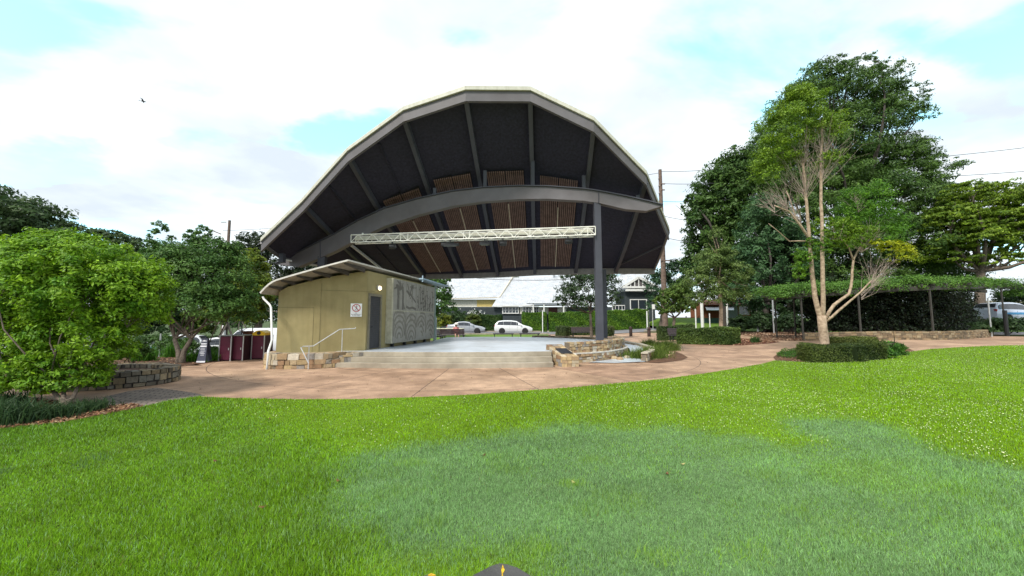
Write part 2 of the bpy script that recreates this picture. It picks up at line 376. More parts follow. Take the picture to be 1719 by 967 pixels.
def blades(name, P, h, wd, colr, m, parent=None, rng=None, lean=.45, droop=False):
    n = len(P); rng = rng or np.random.default_rng(3); a = rng.random(n) * 2 * np.pi
    sdv = np.stack([np.cos(a), np.sin(a), 0 * a], 1); b2 = rng.random(n) * 2 * np.pi; l = np.abs(rng.normal(size=n)) * lean
    ld = np.stack([np.cos(b2) * l, np.sin(b2) * l, np.ones(n)], 1); ld = unit(ld)
    if not droop:
        V = np.stack([P - sdv * wd[:, None] / 2, P + sdv * wd[:, None] / 2, P + ld * h[:, None]], 1).reshape(-1, 3)
        return quadmesh(name, V, n, 3, colr, m, parent)
    mid = P + ld * h[:, None] * .6; ld2 = unit(ld * np.array([2.6, 2.6, .25])); tip = mid + ld2 * h[:, None] * .5; w2 = wd[:, None]
    Va = np.stack([P - sdv * w2 / 2, P + sdv * w2 / 2, mid + sdv * w2 * .45, mid - sdv * w2 * .45], 1)
    Vb = np.stack([mid - sdv * w2 * .45, mid + sdv * w2 * .45, tip + sdv * w2 * .06, tip - sdv * w2 * .06], 1)
    V = np.concatenate([Va, Vb], 0).reshape(-1, 3)
    return quadmesh(name, V, 2 * n, 4, np.concatenate([colr, colr]), m, parent)
def tuft(name, label, c, r, h, n, cA, cB, group=None, seed=1, cat='grass clump', wd=.012):
    rng = np.random.default_rng(seed); root = thing(name, label, cat, c, 0, group)
    P = np.array(list(c)) + np.concatenate([rng.normal(size=(n, 2)) * r * .3, np.zeros((n, 1))], 1)
    m1 = rng.random((n, 1)); col = (np.array(cA) * (1 - m1) + np.array(cB) * m1)
    o = blades('blade', P, h * rng.uniform(.6, 1.1, n), wd * rng.uniform(.7, 1.3, n), col, GRASSM, None, rng, .5, True); tag(o, kind='stuff'); wl(o, root); return root
# ------------------------------------------------------------------ helpers: sheets, stone
def drape(name, poly, m, dz, cell=.6, colf=None, parent=None, kind='structure', zf=None, vcol=None):
    zf = zf or zg
    bm = bmesh.new(); vs = [bm.verts.new((p[0], p[1], 0)) for p in poly]; bm.faces.new(vs)
    xs = [p[0] for p in poly]; ys = [p[1] for p in poly]
    for ax, lo, hi in ((0, min(xs), max(xs)), (1, min(ys), max(ys))):
        k = math.floor(lo / cell) + 1
        while k * cell < hi:
            co = [0, 0, 0]; no = [0, 0, 0]; co[ax] = k * cell; no[ax] = 1
            bmesh.ops.bisect_plane(bm, geom=bm.verts[:] + bm.edges[:] + bm.faces[:], plane_co=co, plane_no=no); k += 1
    bmesh.ops.triangulate(bm, faces=[f for f in bm.faces if len(f.verts) > 4])
    for v in bm.verts: v.co.z = zf(v.co.x, v.co.y) + dz
    bmesh.ops.recalc_face_normals(bm, faces=bm.faces)
    if sum(f.normal.z for f in bm.faces) < 0: bmesh.ops.reverse_faces(bm, faces=bm.faces)
    me = bpy.data.meshes.new(name); bm.to_mesh(me); bm.free(); me.materials.append(m)
    a = me.attributes.new('Col', 'FLOAT_COLOR', 'POINT')
    co = np.zeros(len(me.vertices) * 3, np.float32); me.vertices.foreach_get('co', co); co = co.reshape(-1, 3)
    cc = np.ones((len(co), 4), np.float32); cc[:, :3] = colf(co[:, 0], co[:, 1]) if colf else (vcol or (1, 1, 1)); a.data.foreach_set('color', cc.ravel())
    me.polygons.foreach_set('use_smooth', [True] * len(me.polygons))
    o = bpy.data.objects.new(name, me); C.objects.link(o)
    if kind: o['kind'] = kind
    return o
STONE = mat('rubble_stone', (1, 1, 1), .85, attr=True, var=.16, scale=9, bump=.6, bscale=22)
PAL_TAN = [(.47, .36, .22), (.40, .28, .16), (.52, .44, .31), (.58, .52, .42), (.34, .21, .12), (.33, .30, .27), (.50, .37, .20), (.42, .30, .18)]
PAL_GREY = [(.20, .17, .12), (.27, .21, .13), (.16, .14, .11), (.31, .25, .16), (.13, .11, .085), (.24, .19, .12), (.19, .18, .15)]
PAL_MID = [(.28, .20, .11), (.22, .16, .10), (.34, .27, .17), (.18, .14, .09), (.30, .22, .13)]
def stonewall(mb, path, z0, z1, thick, row=.16, pal=PAL_TAN, rng=None, closed=False, top=True, zf=None, mortar=(.22, .18, .13), long=1.7, gap=.008):
    """rough stones in uneven courses along a plan path; the path is the outer face"""
    rng = rng or random.Random(4); P = [Vector((p[0], p[1], 0)) for p in path]
    if closed: P.append(P[0])
    seg = [(P[i + 1] - P[i]).length for i in range(len(P) - 1)]; tot = sum(seg)
    def at(s):
        s = max(0, min(tot - 1e-6, s))
        for i, q in enumerate(seg):
            if s <= q: d = (P[i + 1] - P[i]).normalized(); return P[i] + d * s, d
            s -= q
        d = (P[-1] - P[-2]).normalized(); return P[-1], d
    zb = (lambda p: zf(p.x, p.y)) if zf else (lambda p: 0)
    # mortar core
    nS = max(2, int(tot / .35)); ring = [at(tot * i / nS) for i in range(nS + 1)]
    mb.c = mortar
    zt1 = z1 if callable(z1) else (lambda s: z1)
    for i in range(nS):
        (A, d1), (B, d2) = ring[i], ring[i + 1]; n1 = Vector((-d1.y, d1.x, 0)); n2 = Vector((-d2.y, d2.x, 0)); i1, i2 = .012, thick - .012
        mb.box8([A + n1 * i1 + Vector((0, 0, z0 + zb(A) - .1)), A + n1 * i2 + Vector((0, 0, z0 + zb(A) - .1)), B + n2 * i2 + Vector((0, 0, z0 + zb(B) - .1)), B + n2 * i1 + Vector((0, 0, z0 + zb(B) - .1)),
                 A + n1 * i1 + Vector((0, 0, zt1(tot * i / nS) - .012 + zb(A))), A + n1 * i2 + Vector((0, 0, zt1(tot * i / nS) - .012 + zb(A))), B + n2 * i2 + Vector((0, 0, zt1(tot * (i + 1) / nS) - .012 + zb(B))), B + n2 * i1 + Vector((0, 0, zt1(tot * (i + 1) / nS) - .012 + zb(B)))])
    zmax = max(zt1(tot * i / 20) for i in range(21)); z = z0; lane = 0
    while z < zmax - .03:
        h = row * rng.uniform(.75, 1.3); 
        if zmax - (z + h) < row * .5: h = zmax - z
        for side in (0, 1):
            s = rng.uniform(-.2, 0)
            while s < tot:
                L = row * rng.uniform(.9, long * 1.5) * (1 if rng.random() > .25 else .7)
                a, b = max(0, s), min(tot, s + L); s += L
                if b - a < .03: continue
                if closed is False and b - a < .05: continue
                A, d1 = at(a + gap); B, d2 = at(b - gap); ztop = min(zt1((a + b) / 2), z + h)
                if ztop - z < .04: continue
                n1 = Vector((-d1.y, d1.x, 0)); n2 = Vector((-d2.y, d2.x, 0))
                o0 = -rng.uniform(0, .028); o1 = thick * .48
                if side: o0 = thick + rng.uniform(0, .02); o1 = thick * .5
                c = rng.choice(pal); k = rng.uniform(.82, 1.18); mb.c = tuple(min(.9, q * k) for q in c)
                j = lambda: rng.uniform(-.014, .014)
                za, zc = z + gap + j(), ztop - gap + j() if ztop < zmax - .02 else ztop + j()
                q = [A + n1 * o0, A + n1 * o1, B + n2 * o1, B + n2 * (o0 + j())]
                zz_ = zb(A), zb(A), zb(B), zb(B)
                mb.box8([p + Vector((j() if i in (0, 3) else 0, 0, za + e)) for i, (p, e) in enumerate(zip(q, zz_))] + [p + Vector((j() if i in (0, 3) else 0, 0, zc + e)) for i, (p, e) in enumerate(zip(q, zz_))])
        z += h
    mb.c = (1, 1, 1)
def sines(x, y, sd=0, f=1.0):
    r = np.random.default_rng(sd); v = 0 * x
    for i in range(7):
        a, b = r.normal(size=2) * f * (1 + i * .8); v = v + np.sin(a * x + b * y + r.random() * 6.3) / (1 + i * .5)
    return v / 3
# ================================================================== THE SETTING
def gnd_col(x, y):
    v = sines(x, y, 5, .3)[:, None]; return np.array([.07, .12, .02]) * (1 + .3 * v)
GRASSBASE = mat('lawn_soil_and_grass', (1, 1, 1), .95, attr=True, var=.3, scale=40, bump=.6, bscale=70)
far = MB()
xs = [-900, -300, -120, -60] + [-60 + i * 1.2 for i in range(1, 101)] + [120, 300, 900]; ys = [-300, -60, -20] + [-10 + i * 1.2 for i in range(0, 76)] + [140, 300, 1500]
for y in ys:
    for x in xs: far.v.append((x, y, zg(x, y) - .06))
far.c = (.06, .10, .02); nx = len(xs)
for j in range(len(ys) - 1):
    for i in range(nx - 1): far.face((j * nx + i, j * nx + i + 1, (j + 1) * nx + i + 1, (j + 1) * nx + i))
tag(far.build('ground', GRASSBASE, smooth=True), kind='structure')
# ---- paving: weathered red-brown concrete laid in radial bays about the stage
def pavemat():
    m = mat('red_concrete', (.50, .345, .235), .7, var=.16, scale=2.2, bump=.35, bscale=140, stain=.38, spec=.35); t = m.node_tree; L = t.links.new; b = t.nodes['Principled BSDF']
    cur = b.inputs['Base Color'].links[0].from_socket
    def mth(op, a, bb=None):
        n = t.nodes.new('ShaderNodeMath'); n.operation = op
        for i, v in enumerate((a, bb)):
            if v is None: continue
            if isinstance(v, (int, float)): n.inputs[i].default_value = v
            else: L(v, n.inputs[i])
        return n.outputs[0]
    g = t.nodes.new('ShaderNodeNewGeometry'); s = t.nodes.new('ShaderNodeSeparateXYZ'); L(g.outputs['Position'], s.inputs[0])
    X = mth('ADD', s.outputs[0], 2.1); Y = mth('SUBTRACT', 19.5, s.outputs[1])
    ang = mth('DIVIDE', mth('ARCTAN2', X, Y), math.radians(15.2)); r = mth('SQRT', mth('ADD', mth('MULTIPLY', X, X), mth('MULTIPLY', Y, Y)))
    ring = mth('DIVIDE', mth('SUBTRACT', r, 7.35), 3.1)
    cmb_ = t.nodes.new('ShaderNodeCombineXYZ'); L(mth('FLOOR', mth('ADD', ang, .02)), cmb_.inputs[0]); L(mth('FLOOR', ring), cmb_.inputs[1])
    wn = t.nodes.new('ShaderNodeTexWhiteNoise'); wn.noise_dimensions = '2D'; L(cmb_.outputs[0], wn.inputs['Vector'])
    rp = t.nodes.new('ShaderNodeValToRGB'); rp.color_ramp.elements[0].color = (.80, .73, .72, 1); rp.color_ramp.elements[1].color = (1.05, 1.02, 1.0, 1); L(wn.outputs[0], rp.inputs[0])
    # joints: distance to the nearest bay edge in metres
    fa = mth('ABSOLUTE', mth('SUBTRACT', mth('FRACT', mth('ADD', ang, .52)), .5)); da = mth('MULTIPLY', mth('MULTIPLY', fa, math.radians(15.2)), r)
    fr = mth('ABSOLUTE', mth('SUBTRACT', mth('FRACT', mth('ADD', ring, .5)), .5)); dr = mth('MULTIPLY', fr, 3.1)
    j = mth('LESS_THAN', mth('MINIMUM', da, dr), .011)
    x1 = t.nodes.new('ShaderNodeMix'); x1.data_type = 'RGBA'; x1.blend_type = 'MULTIPLY'; x1.inputs[0].default_value = 1; L(cur, x1.inputs[6]); L(rp.outputs[0], x1.inputs[7])
    x2 = t.nodes.new('ShaderNodeMix'); x2.data_type = 'RGBA'; L(j, x2.inputs[0]); L(x1.outputs[2], x2.inputs[6]); x2.inputs[7].default_value = (.075, .05, .04, 1)
    # speckled aggregate
    vo = t.nodes.new('ShaderNodeTexNoise'); vo.inputs['Scale'].default_value = 55; vo.inputs['Detail'].default_value = 3; L(g.outputs['Position'], vo.inputs['Vector'])
    r5 = t.nodes.new('ShaderNodeValToRGB'); r5.color_ramp.elements[0].position = .35; r5.color_ramp.elements[1].position = .65
    r5.color_ramp.elements[0].color = (.78, .78, .78, 1); r5.color_ramp.elements[1].color = (1.15, 1.15, 1.15, 1); L(vo.outputs[0], r5.inputs[0])
    x3 = t.nodes.new('ShaderNodeMix'); x3.data_type = 'RGBA'; x3.blend_type = 'MULTIPLY'; x3.inputs[0].default_value = 1; L(x2.outputs[2], x3.inputs[6]); L(r5.outputs[0], x3.inputs[7])
    L(x3.outputs[2], b.inputs['Base Color']); return m
PAVE = pavemat()
# front edge of the paving / lawn boundary (traced on the ground)
edge = [PX(*p) for p in ((238, 684), (282, 674), (330, 667), (372, 668.5), (420, 670), (500, 671), (600, 671), (690, 668), (780, 664), (870, 657.5), (960, 651), (1050, 643), (1120, 636), (1180, 628), (1240, 618), (1280, 611), (1300, 605.5))]
bedf = [PX(*p) for p in ((1345, 608), (1400, 607.5), (1450, 604), (1500, 597), (1535, 590))]
redge = [PX(*p) for p in ((1560, 586.5), (1620, 583), (1690, 580.5), (1719, 580))]
drape('plaza_paving', [(-16, 6.5), (34, 6.5), (34, 25.5), (24, 30), (15.5, 40), (14, 43.4), (4, 43.4), (4.5, 31), (-9, 30.5), (-13, 20.5), (-13.2, 15.4), (-11.2, 14), (-16, 13)], PAVE, .004)
# ---- lawn
lawn_poly = [(-30, -12)] + [(-30, 5.0)] + [tuple(PX(*p)[:2]) for p in ((0, 722), (100, 712), (190, 695))] + [tuple(p[:2]) for p in edge + bedf + redge] + [(34, 19.4), (45, 19.2), (45, -12)]
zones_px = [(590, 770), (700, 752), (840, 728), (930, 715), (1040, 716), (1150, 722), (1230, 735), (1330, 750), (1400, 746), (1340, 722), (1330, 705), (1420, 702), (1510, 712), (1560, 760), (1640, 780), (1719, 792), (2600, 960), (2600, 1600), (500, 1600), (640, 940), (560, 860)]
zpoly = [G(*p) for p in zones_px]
lpoly = [G(*p) for p in ((-900, 640), (330, 660), (420, 700), (560, 745), (640, 800), (600, 900), (560, 1100), (-900, 1600))]
def inpoly(x, y, poly):
    r = np.zeros(len(x), bool); n = len(poly); j = n - 1
    for i in range(n):
        xi, yi, xj, yj = poly[i][0], poly[i][1], poly[j][0], poly[j][1]
        c = ((yi > y) != (yj > y)) & (x < (xj - xi) * (y - yi) / (yj - yi + 1e-12) + xi); r ^= c; j = i
    return r
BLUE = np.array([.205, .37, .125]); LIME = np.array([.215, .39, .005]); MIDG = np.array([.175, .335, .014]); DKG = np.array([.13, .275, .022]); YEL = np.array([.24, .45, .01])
def lawncol(x, y, wob=True):
    x = np.asarray(x, float); y = np.asarray(y, float)
    wx = x + .3 * sines(x, y, 1, 1.9) + .05 * sines(x, y, 2, 5); wy = y + .24 * sines(x, y, 3, 1.9) + .05 * sines(x, y, 4, 5)
    c = np.tile(LIME, (len(x), 1)); L = inpoly(wx, wy, lpoly); B = inpoly(wx, wy, zpoly)
    c[L] = MIDG
    t = np.clip((-x - 4.0 - .25 * y) / 3.0, 0, 1)[:, None]; c = np.where(L[:, None], c * (1 - t) + DKG * t, c)
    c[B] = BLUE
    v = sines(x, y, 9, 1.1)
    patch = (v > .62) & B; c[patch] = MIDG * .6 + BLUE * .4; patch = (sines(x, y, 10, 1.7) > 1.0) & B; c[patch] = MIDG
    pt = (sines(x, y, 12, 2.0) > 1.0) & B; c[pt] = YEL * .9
    near = (x > -1.2) & (x < .25) & (y < 2.9); c[near & (sines(x, y, 20, 2.5) > -.4)] = YEL
    dr_ = np.clip(sines(x, y, 81, 2.6) - .75, 0, .6)[:, None]; c = c * (1 - dr_ * .7) + np.array([.20, .22, .06]) * dr_ * .7
    mt_ = np.clip(sines(x, y, 82, 4.5) - .3, 0, 1)[:, None] * .35; c = c * (1 - mt_) + MIDG * .8 * mt_
    return c * (1 + .13 * v)[:, None] * (1 + .07 * sines(x, y, 21, 3.2))[:, None]
drape('lawn', lawn_poly, GRASSBASE, .010, .3, lambda x, y: lawncol(x, y) * .62)
rng = np.random.default_rng(11)
def sv(v, a, b):
    t = np.clip((v - a) / (b - a), 0, 1); return t * t * (3 - 2 * t)
def zgv(x, y): return .55 * sv(x, 9, 21) * sv(y, 4, 18) - 1.0 * sv(-x, 11.5, 20) * sv(y, 15, 27)
def sample_lawn(n, y0, y1, pw=1.0):
    u = rng.random(n); y = y0 * (y1 / y0) ** u if pw == 1 else y0 + (y1 - y0) * u
    x = (rng.random(n) * 2 - 1) * (1.43 * y + 3.2)
    k = inpoly(x, y, lawn_poly); return x[k], y[k]
x, y = sample_lawn(1750000, 1.6, 20)
z = zgv(x, y) + .008
jx, jy = x + rng.normal(size=len(x)) * .16 + .16 * sines(x, y, 91, 6), y + rng.normal(size=len(x)) * (.10 + .035 * y) + .14 * sines(x, y, 92, 7)
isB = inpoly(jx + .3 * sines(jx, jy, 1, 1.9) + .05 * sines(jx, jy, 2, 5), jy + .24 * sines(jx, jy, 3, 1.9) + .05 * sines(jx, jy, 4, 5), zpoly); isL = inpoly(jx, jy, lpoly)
cc = lawncol(jx, jy); f = rng.random(len(x))
mo = np.clip(sines(x, y, 93, 3.2) * .55 + sines(x, y, 94, 8) * .45, -1, 1.4)[:, None]; cc = cc * (1 + .24 * mo)
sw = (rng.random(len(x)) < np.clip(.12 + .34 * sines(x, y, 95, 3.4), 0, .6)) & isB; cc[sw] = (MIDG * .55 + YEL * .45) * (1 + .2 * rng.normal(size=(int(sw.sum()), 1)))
h = np.where(isB, .030, np.where(isL, .033, .024)) * rng.uniform(.4, 1.6, len(x)); h *= 1 + .45 * np.clip(sines(x, y, 31, 2.2), -1, 1.3)
wd = np.where(isB, .0034, np.where(isL, .0055, .0045)) * np.clip(y / 3.2, 1, 4)
cc = cc * (1 + .42 * rng.normal(size=(len(x), 1))) * (1 + .25 * sines(x, y, 71, 9)[:, None] * isB[:, None]); pale = (f < np.where(isB, .17, .05)); cc[pale] = np.array([.36, .58, .26])
tips = (f > .985) & isL; cc[tips] = [.24, .34, .14]
dry = (f > .5) & (f < .508); cc[dry] = [.22, .17, .06]
k1 = sines(x, y, 41, .9) ; tall = (k1 > .8) & isL & (f < .22); h[tall] *= 1.5; cc[tall] = np.array([.16, .27, .10])
# coarser tufts standing out of the turf
tx, ty, th, tc_, tw = [], [], [], [], []
for (px, py, s, c) in ((830, 772, .35, 0), (845, 790, .25, 0), (1000, 775, .2, 0), (1030, 830, .35, 0), (1060, 850, .3, 0), (985, 860, .25, 0), (1180, 745, .3, 0), (1220, 760, .3, 0), (640, 800, .3, 0), (560, 790, .35, 0), (520, 850, .35, 0), (470, 800, .3, 0), (690, 780, .2, 1), (960, 815, .15, 1), (620, 935, .3, 1), (560, 950, .3, 1), (500, 900, .3, 0), (905, 925, .2, 1), (1100, 940, .2, 1), (1250, 930, .25, 1), (1330, 860, .3, 0), (730, 880, .2, 0), (380, 870, .3, 0), (300, 780, .35, 0), (420, 760, .3, 0), (880, 730, .3, 0), (1290, 800, .25, 0), (1420, 900, .3, 0), (610, 850, .3, 0), (660, 830, .25, 0)):
    q = G(px, py); n_ = 260; tx.append(q.x + rng.normal(size=n_) * s * .5); ty.append(q.y + rng.normal(size=n_) * s * .35); th.append(rng.uniform(.03, .075, n_)); tw.append(np.full(n_, .0055))
    base_ = YEL if c else MIDG; m1 = rng.random((n_, 1)); tc_.append(base_ * (1 - m1 * .6) + np.array([.36, .50, .26]) * m1 * .6)
x = np.concatenate([x] + tx); y = np.concatenate([y] + ty); z = zgv(x, y) + .008; h = np.concatenate([h] + th); wd = np.concatenate([wd] + tw); cc = np.concatenate([cc] + tc_)
ok_ = ~((abs(x + .06) < .2) & (y < 2.60)); x, y, z, h, wd, cc = x[ok_], y[ok_], z[ok_], h[ok_], wd[ok_], cc[ok_]
lb = blades('lawn_grass', np.stack([x, y, z], 1), h, wd, np.clip(cc, .004, 1), GRASSM, None, rng, .75); tag(lb, kind='stuff')
# clover heads
x, y = sample_lawn(130000, 3.4, 19, 2); keep = ~inpoly(x, y, zpoly) & ~inpoly(x, y, lpoly) & (sines(x, y, 51, .8) + rng.random(len(x)) * 1.6 > .9); x, y = x[keep], y[keep]
keep = rng.random(len(x)) < np.clip(.25 + x * .05, .12, .8); x, y = x[keep], y[keep]
z = np.array([zg(a, b) for a, b in zip(x, y)]) + rng.uniform(.036, .052, len(x))
nr = unit(np.stack([rng.normal(size=len(x)) * .5, rng.normal(size=len(x)) * .5 - .5, np.ones(len(x))], 1))
cl = leaves('clover_flowers', np.stack([x, y, z], 1), nr, rng.uniform(.010, .018, len(x)), np.tile([.66, .72, .40], (len(x), 1)), NEEDLE, None, .9, rng); tag(cl, kind='stuff')
# ---- brick band on the left
def brickmat():
    m = mat('clay_pavers', (.2, .15, .12), .8, var=.15, bump=.3); t = m.node_tree; L = t.links.new; b = t.nodes['Principled BSDF']
    g = t.nodes.new('ShaderNodeNewGeometry'); mp_ = t.nodes.new('ShaderNodeMapping'); mp_.inputs['Rotation'].default_value = (0, 0, R(-28)); L(g.outputs['Position'], mp_.inputs[0])
    br = t.nodes.new('ShaderNodeTexBrick'); br.inputs['Scale'].default_value = 1; br.inputs['Brick Width'].default_value = .24; br.inputs['Row Height'].default_value = .13; br.inputs['Mortar Size'].default_value = .012
    br.inputs['Color1'].default_value = (.25, .20, .165, 1); br.inputs['Color2'].default_value = (.16, .125, .11, 1); br.inputs['Mortar'].default_value = (.03, .03, .025, 1)
    L(mp_.outputs[0], br.inputs['Vector']); L(br.outputs[0], b.inputs['Base Color']); return m
drape('brick_paving', [PX(*p)[:2] for p in ((182, 683), (235, 690), (282, 674.3), (330, 667), (345, 664), (320, 659), (262, 651), (215, 657), (172, 668))], brickmat(), .007, .6)
def mulcol(x, y): return np.array([.17, .085, .045]) * (1 + .35 * sines(x, y, 6, 6))[:, None]
drape('mulch_bed', [PX(*p)[:2] for p in ((-60, 728), (0, 722), (100, 712), (190, 695), (240, 684), (225, 679.5), (182, 683), (120, 676), (60, 668), (-100, 664))] + [(-16, 7.5), (-16, 5.2)], MULCH, .014, .3, mulcol)
# mulch chips
def chips(name, poly, n, cols, size, seed=2, dz=.02):
    r = np.random.default_rng(seed); xs_, ys_ = [p[0] for p in poly], [p[1] for p in poly]
    x = r.uniform(min(xs_), max(xs_), n * 3); y = r.uniform(min(ys_), max(ys_), n * 3); k = inpoly(x, y, poly); x, y = x[k][:n], y[k][:n]
    z = np.array([zg(a, b) for a, b in zip(x, y)]) + dz + r.random(len(x)) * .02
    nr = unit(np.stack([r.normal(size=len(x)) * .4, r.normal(size=len(x)) * .4, np.ones(len(x))], 1)); c = np.array(cols)[r.integers(0, len(cols), len(x))] * r.uniform(.7, 1.3, (len(x), 1))
    return tag(leaves(name, np.stack([x, y, z], 1), nr, r.uniform(.6, 1.4, len(x)) * size, np.clip(c, 0, 1), NEEDLE, None, .45, r), kind='stuff')
CH = [(.26, .13, .07), (.17, .08, .045), (.36, .22, .12), (.12, .06, .04), (.42, .30, .18)]
chips('bark_chips', [PX(*p)[:2] for p in ((-60, 728), (0, 722), (100, 712), (190, 695), (240, 684), (225, 679.5), (182, 683), (60, 672), (-60, 668))], 5000, CH, .07)
# left planting bed behind the paving
lbed = [PX(*p)[:2] for p in ((286, 623), (296, 617), (345, 610), (372, 607), (366, 603))] + [(-13.3, 19.5), (-17, 21), (-24, 19), (-24, 11), (-16, 11.5)]
drape('garden_bed', lbed, MULCH, .016, .6, lambda x, y: mulcol(x, y) * .8)
chips('fallen_bark', lbed, 4000, CH, .09, 5)
# right-hand beds
rbed = [PX(*p)[:2] for p in ((1150, 572), (1158, 577), (1200, 580), (1243, 580), (1290, 577), (1310, 574.5), (1290, 571), (1240, 568), (1200, 566))]
drape('mulch_strip', rbed, MULCH, .012, .6, lambda x, y: mulcol(x, y) * np.array([1.0, .6, .7]))
chips('red_bark_chips', rbed, 2500, CH, .1, 6)
rbank = [PX(*p)[:2] for p in ((1246, 562.5), (1290, 571.5), (1330, 572.5), (1375, 572))] + [(30, 24), (34, 30), (18, 36)]
drape('leaf_litter_bank', rbank, MULCH, .014, .6, lambda x, y: mulcol(x, y) * 1.1)
chips('fallen_leaves', rbank, 9000, [(.34, .2, .12), (.22, .12, .08), (.45, .33, .22), (.15, .09, .06)], .13, 8)
tbed = [PX(*p)[:2] for p in ((1302, 605), (1298, 600), (1310, 592), (1350, 586), (1400, 583), (1470, 580), (1520, 583), (1535, 590), (1500, 597), (1450, 604), (1400, 607.5), (1345, 608))]
drape('tree_bed', tbed, MULCH, .016, .5, mulcol); chips('tree_bed_chips', tbed, 1500, CH, .07, 9)
# grass verge behind the stage, street, far lawn mound
def green(x, y): return np.array([.13, .24, .012]) * (1 + .12 * sines(x, y, 61, .8))[:, None]
drape('verge', [(-14, 30.6), (3.5, 31), (4.0, 43), (-16, 43)], GRASSBASE, .008, .8, green)
ASPH = mat('asphalt', (.20, .20, .215), .8, var=.12, scale=1.5, bump=.3, stain=.15)
drape('street', [(-30, 44), (60, 44), (60, 52.5), (-30, 52.5)], ASPH, .012, 1.2)
drape('footpath', [(-30, 52.9), (19, 52.9), (19, 54.6), (-30, 54.6)], mat('pale_footpath', (.36, .34, .31), .85), .14, 1.2)
drape('side_street', [(-60, 24), (-15.5, 24), (-15.5, 40), (-18, 43.9), (-60, 43.9)], ASPH, .010, 1.2)
k = MB(); k.c = (1, 1, 1)
for a in range(40): k.box((-29.4 + a * 1.2, 52.7, zg(-29.4 + a * 1.2, 52.7) + .075), (1.19, .3, .15))
tag(k.build('kerb', CONC), kind='structure')
k = MB()
for a in range(50):
    x0 = -29 + a * 1.8
    if 4 < x0 < 15: continue
    k.box((x0, 43.85, zg(x0, 43.8) + .06), (1.79, .16, .14))
tag(k.build('near_kerb', CONC), kind='structure')
def moundz(x, y): return zg(x, y) + 1.35 * ss(y, 41, 55) * ss(x, 17, 22)
drape('grass_mound', [(18.5, 38), (27, 35), (60, 35), (80, 60), (19, 60)], GRASSBASE, .03, 1.2, green, zf=moundz)
# stone flag with a worn yellow mark at the viewer's feet
for (px, py, sx, nm, lb_) in ((843, 967, .085, 'paving_slab', 'dark grey stone slab with a worn yellow mark, larger one set in the grass at the bottom of the view'), (720, 981, .05, 'paving_slab', 'small grey stone with yellow paint, nearly hidden in the grass left of the larger slab')):
    p = G(px, py); sl = MB(); sc_ = sx / .085
    sl.prism([(p.x + a * sc_, p.y + b * sc_) for a, b in ((-.22, -.18), (-.185, -.04), (-.07, .055), (-.02, .08), (.03, .07), (.1, .035), (.19, -.05), (.22, -.18))], 0, .034)
    r_ = thing(nm, lb_, 'paving stone', (p.x, p.y, 0)); wl(sl.build('slab', mat('slab_stone', (.07, .068, .066), .75, bump=.4), bevel=.008), r_)
    yl = MB(); q = [(-.012, -.12), (.014, -.11), (.004, -.04), (.016, .0), (.002, .055), (-.006, .0), (.0, -.05)]
    if sx < .08: q = [(a * 2.2, b * .3 + .03) for a, b in q]
    yl.prism([(p.x + a, p.y + b) for a, b in q], .032, .038); wl(yl.build('yellow_mark', mm('yel', (.62, .38, .02), .7, var=.3, scale=40)), r_)
# single fallen leaves and dry bits on the lawn
for i, (px, py) in enumerate(((362, 778), (448, 679), (568, 812), (812, 768), (963, 815), (440, 857), (451, 706), (1146, 783), (1120, 800))):
    p = PX(px, py); lf = MB(); a = i * 1.3; 
    lf.poly([(math.cos(a + t) * r_ * .62, math.sin(a + t) * r_ * .62, .032 + .012 * math.cos(2 * t)) for t, r_ in ((0, .055), (.9, .03), (2.1, .03), (math.pi, .05), (4.1, .03), (5.2, .03))])
    col = [(.10, .04, .02), (.42, .36, .14), (.16, .07, .03)][i % 3]
    tag(lf.build('fallen_leaf', mm('dryleaf%d' % (i % 3), col, .8), loc=p + Vector((0, 0, .0))), ['dark brown curled leaf lying on the lawn', 'pale yellow leaf lying on the lawn', 'reddish brown leaf lying on the lawn'][i % 3], 'leaf', 'leaves scattered on the lawn')
# ================================================================== STAGE
STZ = .5
arc = lambda off: [(xx, 13.12 - off * -1 + .0235 * (xx + 2.55) ** 2) for xx in np.linspace(-6.55, 1.45, 14)]
stage = thing('stage', 'round pale concrete stage with three broad front steps under the curved roof', 'stage', (-1, 19, 0))
back = [(1.6, 14.6), (2.2, 15.0), (3.0, 15.5), (3.85, 16.25), (4.55, 17.2), (5.1, 18.45), (5.45, 19.9), (5.4, 21.2), (4.9, 23.0), (3.6, 24.6), (1.8, 25.7), (-.4, 26.2), (-2.8, 26.0), (-4.3, 25.2), (-4.4, 21), (-5.6, 14.5), (-6.5, 14.4)]
top = MB(); top.prism([(a, b) for a, b in arc(.74)] + back, .30, STZ); wl(top.build('floor', CONCB, bevel=.012), stage)
for i, (off, z0, z1) in enumerate(((0, 0, .165), (.36, .165, .333), (.72, .30, STZ))):
    s = MB(); A = arc(off); Bk = arc(off + .42)[::-1]
    if i == 2: A = arc(.70); Bk = arc(.738)[::-1]; z0 = .333; z1 = STZ - .002
    s.prism(A + Bk, z0 - (.05 if i == 0 else 0), z1); wl(s.build('step', CONC, bevel=.012), stage)
